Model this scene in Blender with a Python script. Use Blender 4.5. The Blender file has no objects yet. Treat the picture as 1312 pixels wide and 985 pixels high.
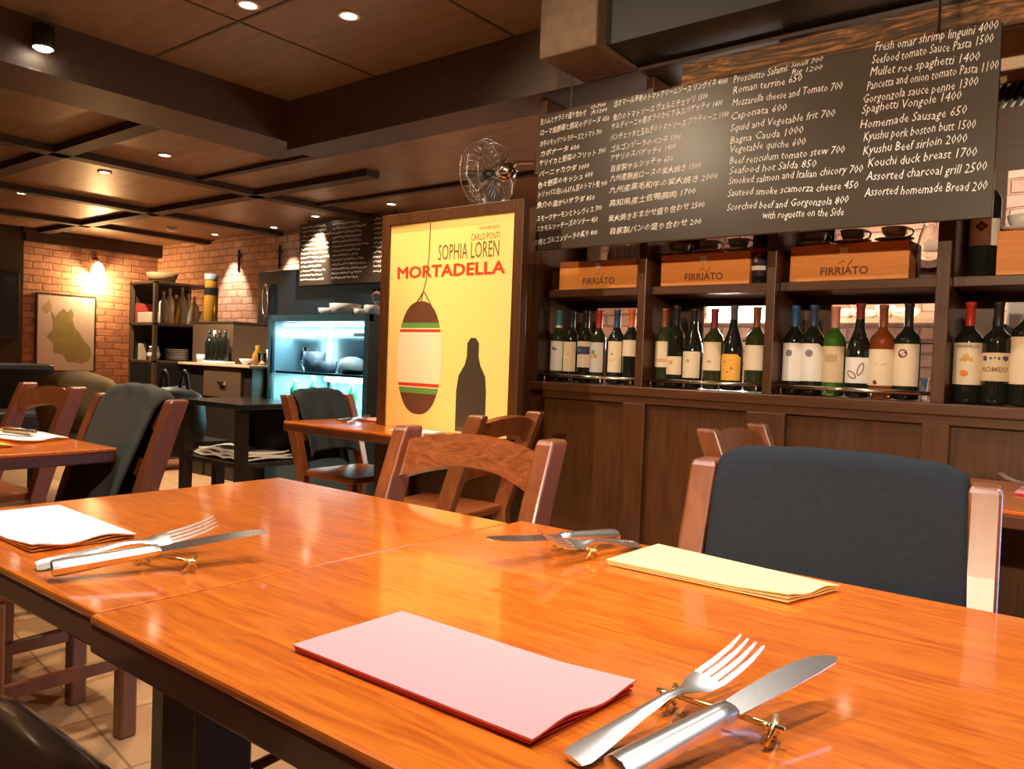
import bpy, bmesh, math, random
from mathutils import Vector, Matrix

SC = bpy.context.scene
COL = SC.collection
R = math.radians
random.seed(7)

# ------------------------------------------------------------------ camera
cam_d = bpy.data.cameras.new('camera')
cam_d.sensor_width = 36.0
cam_d.lens = 1018.81 / 1312 * 36.0
cam_d.clip_start = 0.02
cam = bpy.data.objects.new('camera', cam_d)
COL.objects.link(cam)
cr, cu, cb = (0.78203, 0.62217, 0.03645), (-0.04676, 0.00025, 0.99891), (0.62148, -0.78288, 0.02929)
cam.matrix_world = Matrix(((cr[0], cu[0], cb[0], 0), (cr[1], cu[1], cb[1], 0), (cr[2], cu[2], cb[2], 1.043), (0, 0, 0, 1)))
SC.camera = cam

# ------------------------------------------------------------------ light
WARM = (1.0, 0.76, 0.50)
NEUTRAL = (1.0, 0.92, 0.82)
world = bpy.data.worlds.new('world')
SC.world = world
world.use_nodes = True
world.node_tree.nodes['Background'].inputs[0].default_value = (1.0, 0.72, 0.48, 1)
world.node_tree.nodes['Background'].inputs[1].default_value = 0.035
SC.view_settings.view_transform = 'Standard'
SC.view_settings.look = 'None'
SC.view_settings.gamma = 1.0
SC.view_settings.use_curve_mapping = False
SC.view_settings.exposure = 0.38
SC.cycles.use_denoising = True
SC.cycles.max_bounces = 8
SC.cycles.caustics_reflective = False
SC.cycles.caustics_refractive = False
SC.cycles.sample_clamp_indirect = 4.0

def lamp(name, kind, loc, energy, color, radius=0.04, spot=None, blend=0.5, aim=None, size=None, parent=None):
    d = bpy.data.lights.new(name, kind)
    d.energy = energy
    d.color = color
    if kind == 'AREA':
        d.shape = 'RECTANGLE'; d.size, d.size_y = size
    else:
        d.shadow_soft_size = radius
    if kind == 'SPOT':
        d.spot_size = R(spot); d.spot_blend = blend
    o = bpy.data.objects.new(name, d)
    COL.objects.link(o)
    o.location = loc
    if aim is not None:
        o.rotation_euler = (Vector(aim) - Vector(loc)).to_track_quat('-Z', 'Y').to_euler()
    if parent is not None:
        o.parent = parent
        o.location = Vector(loc) - parent.location
    return o

# daylight from the street window beyond the right end of the wine shelves
lamp('window_daylight', 'AREA', (2.25, 3.20, 1.25), 85, (0.40, 0.58, 1.0), aim=(2.25, 0, 1.25), size=(2.8, 1.9))
P_NEAR, P_MID, P_FAR = 60, 55, 105
FARC = (1.0, 0.82, 0.60)

# ------------------------------------------------------------------ helpers
class G:
    """collects shapes in one bmesh"""
    def __init__(s):
        s.bm = bmesh.new()
    def box(s, c, d, rot=None):
        m = Matrix.Translation(c)
        if rot is not None:
            m = m @ (rot if isinstance(rot, Matrix) else Matrix.Rotation(rot, 4, 'Z'))
        m = m @ Matrix.Diagonal((d[0], d[1], d[2], 1))
        bmesh.ops.create_cube(s.bm, size=1.0, matrix=m)
        return s
    def span(s, a, b):
        return s.box([(a[i] + b[i]) / 2 for i in range(3)], [abs(b[i] - a[i]) for i in range(3)])
    def tube(s, pts, r, seg=10, caps=True):
        pts = [Vector(p) for p in pts]
        rs = r if isinstance(r, (list, tuple)) else [r] * len(pts)
        rings = []
        for i, p in enumerate(pts):
            t = (pts[min(i + 1, len(pts) - 1)] - pts[max(i - 1, 0)]).normalized()
            a = Vector((0, 0, 1)) if abs(t.z) < 0.9 else Vector((1, 0, 0))
            u = t.cross(a).normalized(); v = t.cross(u).normalized()
            rings.append([s.bm.verts.new(p + (u * math.cos(2 * math.pi * k / seg) + v * math.sin(2 * math.pi * k / seg)) * rs[i]) for k in range(seg)])
        for a, b in zip(rings, rings[1:]):
            for k in range(seg):
                s.bm.faces.new((a[k], a[(k + 1) % seg], b[(k + 1) % seg], b[k]))
        if caps:
            s.bm.faces.new(rings[0]); s.bm.faces.new(rings[-1][::-1])
        return s
    def lathe(s, prof, seg=24, c=(0, 0, 0)):
        rings = []
        for r, z in prof:
            if r < 1e-5:
                rings.append([s.bm.verts.new((c[0], c[1], c[2] + z))])
            else:
                rings.append([s.bm.verts.new((c[0] + r * math.cos(2 * math.pi * k / seg), c[1] + r * math.sin(2 * math.pi * k / seg), c[2] + z)) for k in range(seg)])
        for a, b in zip(rings, rings[1:]):
            if len(a) == 1 and len(b) == 1:
                continue
            for k in range(seg):
                k2 = (k + 1) % seg
                if len(a) == 1:
                    s.bm.faces.new((a[0], b[k2], b[k]))
                elif len(b) == 1:
                    s.bm.faces.new((a[k], a[k2], b[0]))
                else:
                    s.bm.faces.new((a[k], a[k2], b[k2], b[k]))
        return s
    def loft(s, rings, caps=True):
        """rings: closed loops of equal length"""
        vs = [[s.bm.verts.new(p) for p in r] for r in rings]
        n = len(vs[0])
        for a, b in zip(vs, vs[1:]):
            for k in range(n):
                s.bm.faces.new((a[k], a[(k + 1) % n], b[(k + 1) % n], b[k]))
        if caps:
            s.bm.faces.new(vs[0][::-1]); s.bm.faces.new(vs[-1])
        return s
    def prism(s, poly, z0, z1, f=None):
        """polygon (x, y) extruded z0..z1; f maps points"""
        f = f or (lambda p: p)
        a = [s.bm.verts.new(f((x, y, z0))) for x, y in poly]
        b = [s.bm.verts.new(f((x, y, z1))) for x, y in poly]
        n = len(poly)
        s.bm.faces.new(a[::-1]); s.bm.faces.new(b)
        for k in range(n):
            s.bm.faces.new((a[k], a[(k + 1) % n], b[(k + 1) % n], b[k]))
        return s
    def poly(s, pts):
        s.bm.faces.new([s.bm.verts.new(p) for p in pts])
        return s
    def grid(s, f, nu, nv):
        vs = [[s.bm.verts.new(f(i / nu, j / nv)) for j in range(nv + 1)] for i in range(nu + 1)]
        for i in range(nu):
            for j in range(nv):
                s.bm.faces.new((vs[i][j], vs[i + 1][j], vs[i + 1][j + 1], vs[i][j + 1]))
        return s
    def slab(s, f, nu, nv, t):
        """closed sheet: f(u, v) -> (point, normal) thickened by t"""
        A, B = [], []
        for i in range(nu + 1):
            ra, rb = [], []
            for j in range(nv + 1):
                p, n = f(i / nu, j / nv)
                p = Vector(p); n = Vector(n)
                ra.append(s.bm.verts.new(p + n * t / 2)); rb.append(s.bm.verts.new(p - n * t / 2))
            A.append(ra); B.append(rb)
        for i in range(nu):
            for j in range(nv):
                s.bm.faces.new((A[i][j], A[i + 1][j], A[i + 1][j + 1], A[i][j + 1]))
                s.bm.faces.new((B[i][j], B[i][j + 1], B[i + 1][j + 1], B[i + 1][j]))
        for i in range(nu):
            s.bm.faces.new((A[i][0], B[i][0], B[i + 1][0], A[i + 1][0]))
            s.bm.faces.new((A[i][nv], A[i + 1][nv], B[i + 1][nv], B[i][nv]))
        for j in range(nv):
            s.bm.faces.new((A[0][j], A[0][j + 1], B[0][j + 1], B[0][j]))
            s.bm.faces.new((A[nu][j], B[nu][j], B[nu][j + 1], A[nu][j + 1]))
        return s
    def ribbon(s, pts, w, f):
        """flat stroke along 2D points, mapped by f(x, y)"""
        pts = [Vector(p) for p in pts]
        prev = None
        for i, p in enumerate(pts):
            t = pts[min(i + 1, len(pts) - 1)] - pts[max(i - 1, 0)]
            if t.length < 1e-9: t = Vector((1, 0))
            n = Vector((-t.y, t.x)).normalized() * w / 2
            a, b = s.bm.verts.new(f((p + n).x, (p + n).y)), s.bm.verts.new(f((p - n).x, (p - n).y))
            if prev: s.bm.faces.new((prev[0], prev[1], b, a))
            prev = (a, b)
        return s
    def text(s, body, f, size=1.0, bold=0.0, shear=0.0, align='LEFT', width=None, res=2):
        """lettering as flat faces; f(x, y) -> 3D point; width squeezes the line"""
        c = bpy.data.curves.new('letters', 'FONT')
        c.body = body; c.size = size; c.offset = bold; c.shear = shear; c.align_x = align; c.resolution_u = res
        o = bpy.data.objects.new('letters', c)
        COL.objects.link(o)
        m = bpy.data.meshes.new_from_object(o.evaluated_get(bpy.context.evaluated_depsgraph_get()))
        bpy.data.objects.remove(o); bpy.data.curves.remove(c)
        k = 1.0
        if width and len(m.vertices):
            xs = [v.co.x for v in m.vertices]
            k = width / max(1e-6, max(xs) - (min(xs) if align != 'LEFT' else 0))
        vs = [s.bm.verts.new(f(v.co.x * k, v.co.y)) for v in m.vertices]
        for p in m.polygons:
            try: s.bm.faces.new([vs[i] for i in p.vertices])
            except ValueError: pass
        bpy.data.meshes.remove(m)
        return s

def obj(name, g, m, parent=None, loc=None, rotz=0.0, smooth=False, bevel=0.0, world=False, sub=0, fix=True):
    me = bpy.data.meshes.new(name)
    if fix: bmesh.ops.recalc_face_normals(g.bm, faces=g.bm.faces)
    g.bm.to_mesh(me); g.bm.free()
    if world and parent is not None:
        me.transform(parent.matrix_basis.inverted())
    if world == 'local' and loc is not None:
        me.transform(Matrix.Translation(-Vector(loc)))
    me.materials.append(m)
    if smooth:
        for p in me.polygons: p.use_smooth = True
    o = bpy.data.objects.new(name, me)
    COL.objects.link(o)
    if parent is not None: o.parent = parent
    if loc is not None: o.location = loc
    o.rotation_euler = (0, 0, rotz)
    if bevel:
        b = o.modifiers.new('bevel', 'BEVEL'); b.width = bevel; b.segments = 2; b.limit_method = 'ANGLE'; b.angle_limit = R(40)
    if sub:
        b = o.modifiers.new('sub', 'SUBSURF'); b.levels = sub; b.render_levels = sub
    return o

def smooth_by_angle(o, deg=35):
    me = o.data
    bm = bmesh.new(); bm.from_mesh(me)
    for f in bm.faces: f.smooth = True
    for e in bm.edges:
        if len(e.link_faces) == 2 and e.calc_face_angle(0) > R(deg): e.smooth = False
    bm.to_mesh(me); bm.free()
    return o

def tag(o, label, cat, group=None):
    o['label'] = label; o['category'] = cat
    if group: o['group'] = group
    return o

def thing(name, label, cat, loc=(0, 0, 0), rotz=0.0, group=None):
    o = bpy.data.objects.new(name, None)
    o.empty_display_size = 0.1
    COL.objects.link(o)
    o.location = loc; o.rotation_euler = (0, 0, rotz)
    bpy.context.view_layer.update()
    return tag(o, label, cat, group)

def struct(name, g, m, bevel=0.0, **kw):
    o = obj(name, g, m, bevel=bevel, **kw)
    o['kind'] = 'structure'
    return o

def dup(root, loc, rotz, label, group=None):
    r = root.copy(); COL.objects.link(r)
    r.location = loc; r.rotation_euler = (0, 0, rotz); r['label'] = label
    if group: r['group'] = group
    for ch in list(root.children):
        c = ch.copy(); COL.objects.link(c); c.parent = r
        for gch in list(ch.children):
            d = gch.copy(); COL.objects.link(d); d.parent = c
    return r

# ------------------------------------------------------------------ materials
def base(name):
    m = bpy.data.materials.new(name); m.use_nodes = True
    return m, m.node_tree, m.node_tree.nodes['Principled BSDF']

def mat(name, c, rough=0.5, metal=0.0, coat=0.0, trans=0.0, emit=None, strength=0.0, alpha=1.0, spec=0.5, ior=1.45, noise=0.0, nscale=30.0, bump=0.0):
    m, t, b = base(name)
    b.inputs['Base Color'].default_value = (*c, 1)
    b.inputs['Roughness'].default_value = rough
    b.inputs['Metallic'].default_value = metal
    b.inputs['Coat Weight'].default_value = coat
    b.inputs['Coat Roughness'].default_value = 0.08
    b.inputs['Transmission Weight'].default_value = trans
    b.inputs['IOR'].default_value = ior
    b.inputs['Specular IOR Level'].default_value = spec
    if emit:
        b.inputs['Emission Color'].default_value = (*emit, 1)
        b.inputs['Emission Strength'].default_value = strength
    if noise or bump:
        co = t.nodes.new('ShaderNodeTexCoord'); n = t.nodes.new('ShaderNodeTexNoise')
        n.inputs['Scale'].default_value = nscale; n.inputs['Detail'].default_value = 5
        t.links.new(co.outputs['Object'], n.inputs['Vector'])
        if noise:
            mx = t.nodes.new('ShaderNodeMix'); mx.data_type = 'RGBA'
            mx.inputs['A'].default_value = (*[x * (1 - noise) for x in c], 1)
            mx.inputs['B'].default_value = (*[min(1, x * (1 + noise)) for x in c], 1)
            t.links.new(n.outputs['Fac'], mx.inputs['Factor'])
            t.links.new(mx.outputs['Result'], b.inputs['Base Color'])
        if bump:
            bp = t.nodes.new('ShaderNodeBump'); bp.inputs['Strength'].default_value = bump; bp.inputs['Distance'].default_value = 0.01
            t.links.new(n.outputs['Fac'], bp.inputs['Height']); t.links.new(bp.outputs['Normal'], b.inputs['Normal'])
    return m

def wood(name, c1, c2, rough=0.35, coat=0.0, scale=(1.2, 14, 14), dist=1.5, bump=0.05, c3=None, coat_rough=0.1, spec=0.5):
    """streaky grain running along local X unless scale says otherwise"""
    m, t, b = base(name)
    co = t.nodes.new('ShaderNodeTexCoord'); mp = t.nodes.new('ShaderNodeMapping')
    mp.inputs['Scale'].default_value = scale
    n = t.nodes.new('ShaderNodeTexNoise'); n.inputs['Scale'].default_value = 3.0; n.inputs['Detail'].default_value = 6
    n.inputs['Roughness'].default_value = 0.6; n.inputs['Distortion'].default_value = dist
    r = t.nodes.new('ShaderNodeValToRGB')
    r.color_ramp.elements[0].position = 0.33; r.color_ramp.elements[0].color = (*c1, 1)
    r.color_ramp.elements[1].position = 0.68; r.color_ramp.elements[1].color = (*c2, 1)
    if c3:
        e = r.color_ramp.elements.new(0.5); e.color = (*c3, 1)
    t.links.new(co.outputs['Object'], mp.inputs['Vector']); t.links.new(mp.outputs['Vector'], n.inputs['Vector'])
    t.links.new(n.outputs['Fac'], r.inputs['Fac']); t.links.new(r.outputs['Color'], b.inputs['Base Color'])
    b.inputs['Roughness'].default_value = rough
    b.inputs['Specular IOR Level'].default_value = spec
    b.inputs['Coat Weight'].default_value = coat; b.inputs['Coat Roughness'].default_value = coat_rough; b.inputs['Coat IOR'].default_value = 1.6
    if bump:
        bp = t.nodes.new('ShaderNodeBump'); bp.inputs['Strength'].default_value = bump; bp.inputs['Distance'].default_value = 0.01
        t.links.new(n.outputs['Fac'], bp.inputs['Height']); t.links.new(bp.outputs['Normal'], b.inputs['Normal'])
    return m

def brick(name, axis, c1, c2, mortar):
    m, t, b = base(name)
    co = t.nodes.new('ShaderNodeTexCoord'); sp = t.nodes.new('ShaderNodeSeparateXYZ'); cb_ = t.nodes.new('ShaderNodeCombineXYZ')
    t.links.new(co.outputs['Object'], sp.inputs['Vector'])
    t.links.new(sp.outputs[axis], cb_.inputs['X']); t.links.new(sp.outputs['Z'], cb_.inputs['Y'])
    w = t.nodes.new('ShaderNodeTexNoise'); w.inputs['Scale'].default_value = 7.0; w.inputs['Detail'].default_value = 3
    t.links.new(cb_.outputs['Vector'], w.inputs['Vector'])
    ad = t.nodes.new('ShaderNodeVectorMath'); ad.operation = 'MULTIPLY_ADD'
    ad.inputs[1].default_value = (0.03, 0.03, 0)
    t.links.new(w.outputs['Color'], ad.inputs[0]); t.links.new(cb_.outputs['Vector'], ad.inputs[2])
    br = t.nodes.new('ShaderNodeTexBrick')
    br.inputs['Scale'].default_value = 1.0
    br.inputs['Brick Width'].default_value = 0.215; br.inputs['Row Height'].default_value = 0.085
    br.inputs['Mortar Size'].default_value = 0.009; br.inputs['Mortar Smooth'].default_value = 0.6; br.inputs['Bias'].default_value = 0.0
    br.inputs['Color1'].default_value = (*c1, 1); br.inputs['Color2'].default_value = (*c2, 1); br.inputs['Mortar'].default_value = (*mortar, 1)
    t.links.new(ad.outputs['Vector'], br.inputs['Vector'])
    n = t.nodes.new('ShaderNodeTexNoise'); n.inputs['Scale'].default_value = 14; n.inputs['Detail'].default_value = 6
    t.links.new(co.outputs['Object'], n.inputs['Vector'])
    mx = t.nodes.new('ShaderNodeMix'); mx.data_type = 'RGBA'; mx.blend_type = 'MULTIPLY'; mx.inputs['Factor'].default_value = 0.55
    t.links.new(br.outputs['Color'], mx.inputs['A']); t.links.new(n.outputs['Color'], mx.inputs['B'])
    hs = t.nodes.new('ShaderNodeHueSaturation'); hs.inputs['Saturation'].default_value = 1.0; hs.inputs['Value'].default_value = 1.5
    t.links.new(mx.outputs['Result'], hs.inputs['Color'])
    # keep the noise neutral
    bw = t.nodes.new('ShaderNodeRGBToBW'); t.links.new(n.outputs['Color'], bw.inputs['Color']); t.links.new(bw.outputs['Val'], mx.inputs['B'])
    t.links.new(hs.outputs['Color'], b.inputs['Base Color'])
    b.inputs['Roughness'].default_value = 0.85
    bp = t.nodes.new('ShaderNodeBump'); bp.inputs['Strength'].default_value = 0.9; bp.inputs['Distance'].default_value = 0.02; bp.invert = True
    ma = t.nodes.new('ShaderNodeMath'); ma.operation = 'MULTIPLY_ADD'; ma.inputs[1].default_value = -0.5
    t.links.new(n.outputs['Fac'], ma.inputs[0]); t.links.new(br.outputs['Fac'], ma.inputs[2])
    t.links.new(ma.outputs['Value'], bp.inputs['Height']); t.links.new(bp.outputs['Normal'], b.inputs['Normal'])
    return m

def tiles(name, c1, c2, grout, size):
    m, t, b = base(name)
    co = t.nodes.new('ShaderNodeTexCoord'); mp = t.nodes.new('ShaderNodeMapping'); mp.inputs['Rotation'].default_value = (0, 0, R(8))
    t.links.new(co.outputs['Object'], mp.inputs['Vector'])
    br = t.nodes.new('ShaderNodeTexBrick'); br.offset = 0.0; br.inputs['Scale'].default_value = 1.0
    br.inputs['Brick Width'].default_value = size; br.inputs['Row Height'].default_value = size; br.inputs['Mortar Size'].default_value = 0.004
    br.inputs['Color1'].default_value = (*c1, 1); br.inputs['Color2'].default_value = (*c2, 1); br.inputs['Mortar'].default_value = (*grout, 1)
    t.links.new(mp.outputs['Vector'], br.inputs['Vector']); t.links.new(br.outputs['Color'], b.inputs['Base Color'])
    b.inputs['Roughness'].default_value = 0.4
    return m

M = {}
M['table'] = wood('varnished_table_wood', (0.52, 0.098, 0.006), (0.84, 0.225, 0.017), rough=0.32, coat=0.9, scale=(2.2, 20, 20), dist=1.3, bump=0.02, c3=(0.70, 0.155, 0.010), coat_rough=0.09, spec=0.3)
M['table_shade'] = wood('table_edge_shaded_wood', (0.075, 0.018, 0.006), (0.12, 0.028, 0.008), rough=0.4, coat=0.2, scale=(2, 12, 12))  # table wood darkened to carry the shade on the slab edge
M['table_leg'] = wood('dark_table_leg', (0.035, 0.018, 0.010), (0.06, 0.03, 0.015), rough=0.4, scale=(12, 12, 1.5))
M['chair'] = wood('chair_wood', (0.15, 0.038, 0.010), (0.24, 0.066, 0.016), rough=0.35, coat=0.9, scale=(9, 9, 2.0), dist=1.2, coat_rough=0.34)
M['chair_rail'] = wood('chair_rail_wood', (0.14, 0.036, 0.010), (0.28, 0.082, 0.020), rough=0.3, coat=0.5, scale=(4, 6, 11), dist=3.5, coat_rough=0.2)
M['seat'] = wood('seat_wood', (0.20, 0.05, 0.012), (0.30, 0.08, 0.02), rough=0.4)
M['bar'] = wood('bar_wood', (0.058, 0.019, 0.0045), (0.098, 0.034, 0.008), rough=0.38, coat=0.15, scale=(16, 16, 1.6), dist=0.8, coat_rough=0.25)
M['bar_h'] = wood('bar_wood_lengthwise', (0.058, 0.019, 0.0045), (0.098, 0.034, 0.008), rough=0.38, coat=0.15, scale=(1.6, 16, 16), dist=0.8, coat_rough=0.25)
M['ceil'] = wood('ceiling_boards', (0.21, 0.145, 0.105), (0.30, 0.205, 0.15), rough=0.5, scale=(1.0, 6, 6), dist=1.0, bump=0.02)
M['ceil_far'] = wood('ceiling_boards_far', (0.18, 0.100, 0.058), (0.29, 0.165, 0.095), rough=0.42, scale=(1.0, 5, 5), dist=1.0, bump=0.02)
M['beam'] = wood('ceiling_beam_wood', (0.066, 0.047, 0.036), (0.10, 0.072, 0.056), rough=0.5, scale=(1.5, 8, 8), bump=0.05)
M['batten'] = mat('ceiling_batten_dark', (0.055, 0.03, 0.018), 0.6)
M['rough_timber'] = wood('rough_timber', (0.035, 0.018, 0.009), (0.50, 0.22, 0.055), rough=0.7, scale=(1.1, 6, 8), dist=3, bump=0.9, c3=(0.12, 0.055, 0.02))
M['plaster'] = mat('rough_plaster', (0.16, 0.10, 0.06), 0.6, noise=0.5, nscale=16, bump=0.6)
M['brick_back'] = brick('brick_back', 'X', (0.56, 0.31, 0.22), (0.40, 0.21, 0.145), (0.33, 0.20, 0.145))
M['brick_left'] = brick('brick_left', 'Y', (0.56, 0.30, 0.21), (0.40, 0.20, 0.135), (0.32, 0.19, 0.135))
M['floor'] = tiles('floor_tiles', (0.62, 0.36, 0.18), (0.55, 0.31, 0.15), (0.30, 0.16, 0.08), 0.34)
M['wall'] = mat('room_wall', (0.42, 0.25, 0.14), 0.8, noise=0.15, nscale=3)
M['black_board'] = mat('blackboard', (0.050, 0.036, 0.024), 0.33, noise=0.15, nscale=6)
M['chalk'] = mat('chalk', (0.92, 0.88, 0.84), 0.9)
M['metal'] = mat('steel', (0.90, 0.88, 0.86), 0.27, metal=1.0)
M['blade'] = mat('blade_steel', (0.80, 0.78, 0.76), 0.22, metal=1.0)
M['brass'] = mat('brass', (0.95, 0.72, 0.30), 0.28, metal=1.0)
M['chrome'] = mat('chrome_rail', (0.85, 0.80, 0.72), 0.15, metal=1.0)
M['pink'] = mat('pink_paper', (0.80, 0.36, 0.38), 0.85, noise=0.03, nscale=200, bump=0.05)
M['red_paper'] = mat('red_paper', (0.62, 0.06, 0.07), 0.85)
M['cream_paper'] = mat('cream_paper', (0.90, 0.72, 0.34), 0.85, bump=0.05, nscale=200)
M['white_paper'] = mat('white_paper', (0.92, 0.86, 0.78), 0.85, bump=0.05, nscale=200)
M['yellow_paper'] = mat('yellow_paper', (0.85, 0.50, 0.10), 0.85)
M['cloth_navy'] = mat('navy_cloth', (0.017, 0.021, 0.028), 0.95, noise=0.2, nscale=90, bump=0.15, spec=0.2)
M['cloth_green'] = mat('grey_green_cloth', (0.060, 0.060, 0.046), 0.95, noise=0.2, nscale=60, bump=0.15, spec=0.2)
M['cloth_teal'] = mat('dark_teal_cloth', (0.035, 0.042, 0.045), 0.95, noise=0.2, nscale=60, bump=0.15, spec=0.2)
M['leather'] = mat('black_leather', (0.030, 0.019, 0.013), 0.32, coat=0.6, bump=0.06, nscale=60)
M['black'] = mat('black_paint', (0.018, 0.015, 0.013), 0.35)
M['black_wood'] = mat('black_wood', (0.022, 0.016, 0.012), 0.4, noise=0.2, nscale=12)
M['cab_brown'] = mat('cabinet_brown', (0.105, 0.060, 0.032), 0.45, noise=0.15, nscale=8)
M['cab_dark'] = mat('cabinet_dark', (0.045, 0.028, 0.018), 0.5)
M['counter'] = mat('counter_top', (0.62, 0.45, 0.30), 0.4)
M['white_china'] = mat('white_china', (0.82, 0.79, 0.74), 0.2, coat=0.3)
M['grey_china'] = mat('grey_china', (0.30, 0.33, 0.38), 0.25, coat=0.3)
M['glass'] = mat('clear_glass', (0.95, 0.97, 0.97), 0.02, trans=1.0, ior=1.45)
M['pane'] = mat('pane_glass', (0.9, 0.97, 1.0), 0.02, trans=1.0, ior=1.02)
M['g_black'] = mat('bottle_glass_black', (0.012, 0.014, 0.010), 0.05, coat=0.4)
M['g_olive'] = mat('bottle_glass_olive', (0.030, 0.038, 0.012), 0.05, coat=0.4)
M['g_green'] = mat('bottle_glass_green', (0.13, 0.42, 0.05), 0.04, trans=0.75)
M['g_amber'] = mat('bottle_glass_amber', (0.34, 0.08, 0.015), 0.04, trans=0.45)
M['g_gold'] = mat('bottle_glass_gold', (0.75, 0.38, 0.05), 0.05, trans=0.5)
M['box_wood'] = wood('crate_wood', (0.80, 0.26, 0.045), (0.90, 0.34, 0.075), rough=0.55, scale=(1.5, 10, 10), bump=0.02)
M['box_wood_lid'] = wood('crate_lid_wood', (0.68, 0.19, 0.03), (0.78, 0.26, 0.05), rough=0.55, scale=(1.5, 10, 10), bump=0.02)
M['crate_print'] = mat('crate_print', (0.22, 0.07, 0.03), 0.8)
M['poster'] = mat('poster_yellow', (0.95, 0.67, 0.215), 0.55, coat=0.8)
M['p_red'] = mat('poster_red', (0.62, 0.045, 0.012), 0.55, coat=0.8)
M['p_brown'] = mat('poster_brown', (0.13, 0.045, 0.02), 0.55, coat=0.8)
M['p_olive'] = mat('poster_olive', (0.17, 0.12, 0.02), 0.55, coat=0.8)
M['p_black'] = mat('poster_black', (0.05, 0.035, 0.02), 0.55, coat=0.8)
M['p_cream'] = mat('poster_cream', (0.90, 0.74, 0.50), 0.55, coat=0.8)
M['p_green'] = mat('poster_green', (0.13, 0.30, 0.05), 0.55, coat=0.8)
M['map_paper'] = mat('map_paper', (0.66, 0.60, 0.60), 0.5, coat=0.4)
M['map_green'] = mat('map_green', (0.33, 0.31, 0.14), 0.5, coat=0.4, noise=0.4, nscale=9)
M['map_tan'] = mat('map_tan', (0.50, 0.37, 0.22), 0.5, coat=0.4)
M['fridge'] = mat('fridge_blue_black', (0.028, 0.065, 0.085), 0.35)
M['liner'] = mat('fridge_liner', (0.26, 0.42, 0.48), 0.4)
M['frosted'] = mat('bottle_clear', (0.80, 0.76, 0.70), 0.15, trans=0.35)
M['hood'] = mat('hood_blue', (0.010, 0.022, 0.036), 0.35)
M['glow_cool'] = mat('cool_tube', (1, 1, 1), 0.5, emit=(0.72, 0.95, 1.0), strength=8)
M['glow_warm'] = mat('warm_lamp', (1, 1, 1), 0.5, emit=(1.0, 0.83, 0.60), strength=22)
M['glow_shade'] = mat('glass_shade_lit', (1, 0.8, 0.55), 0.4, emit=(1.0, 0.62, 0.24), strength=5.0)
M['glow_white'] = mat('kitchen_lamp', (1, 1, 1), 0.5, emit=(1.0, 0.90, 0.75), strength=6)
M['screen'] = mat('tv_screen', (0.012, 0.022, 0.026), 0.2)
M['bag_tan'] = mat('tan_canvas', (0.24, 0.155, 0.065), 0.85, noise=0.25, nscale=14)
M['bag_black'] = mat('black_bag', (0.020, 0.019, 0.018), 0.5)
M['towel'] = mat('white_towel', (0.80, 0.74, 0.66), 0.95)
M['leaf'] = mat('bottle_green_bright', (0.03, 0.38, 0.16), 0.1, trans=0.3)
M['peach'] = mat('peach_tiles', (0.85, 0.60, 0.40), 0.5)
M['smoke_white'] = mat('white_plastic', (0.75, 0.66, 0.56), 0.5)

# ------------------------------------------------------------------ the room
ZF, ZC, ZB = 2.40, 2.54, 2.25                # far ceiling, near ceiling, underside of the deep beams
struct('floor', G().span((-10.6, -3.2, -0.1), (4.1, 5.6, 0.0)), M['floor'])
struct('wall_back', G().span((-10.6, 5.385, 0), (4.1, 5.6, 2.7)), M['brick_back'])
struct('wall_left', G().span((-10.6, 3.733, 0), (-10.4, 5.385, 2.7)), M['brick_left'])
struct('wall_left_panel', G().span((-10.6, -3.2, 0), (-10.33, 3.733, 2.7)), M['cab_dark'])
struct('wall_front', G().span((-10.6, -3.4, 0), (4.1, -3.2, 2.7)), M['wall'])
struct('wall_right', G().span((4.0, -3.2, 0), (4.2, 5.6, 2.7)), M['wall'])
wr = G()
wr.span((.68, 2.95, 0), (.80, 3.05, 2.24)); wr.span((3.70, 2.95, 0), (4.0, 3.05, 2.24))
wr.span((.80, 2.95, 0), (3.70, 3.05, 0.25)); wr.span((.80, 2.95, 2.18), (3.70, 3.05, 2.24))
struct('wall_window', wr, M['wall'])
struct('wall_street', G().span((.68, 3.30, 0), (4.0, 3.36, 2.40)), M['wall'])
win = struct('window_1', G().span((.82, 2.99, 0.27), (3.68, 3.0, 2.16)), M['pane'])
fr = G()
for a, b in (((.80, 2.96, 0.25), (3.70, 3.03, 0.30)), ((.80, 2.96, 2.13), (3.70, 3.03, 2.18)), ((.80, 2.96, 0.30), (.85, 3.03, 2.13)), ((3.65, 2.96, 0.30), (3.70, 3.03, 2.13)), ((2.22, 2.96, 0.30), (2.28, 3.03, 2.13))):
    fr.span(a, b)
obj('window_frame', fr, M['bar'], parent=win)
# ceilings: the low boarded one at the far side, the coffer over the near tables
XB = -4.06                                    # inner edge of the deep beam that runs away from the camera
YB = 2.876                                    # inner edge of the deep beam along the bar
struct('ceiling', G().span((-10.6, YB + 0.24, ZF), (4.1, 5.6, ZF + 0.3)).span((-10.6, -3.2, ZF), (XB - 0.42, YB + 0.24, ZF + 0.3)), M['ceil_far'])
struct('ceiling_near', G().span((XB - 0.42, -3.2, ZC), (4.1, YB + 0.24, ZC + 0.16)), M['ceil'])
struct('trim_1', G().span((XB - 0.42, -3.2, ZB + 0.05), (XB, YB + 0.24, ZC)), M['beam'])
struct('trim_2', G().span((XB, YB, ZB), (4.1, YB + 0.24, ZC)), M['beam'])
n = 3
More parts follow.
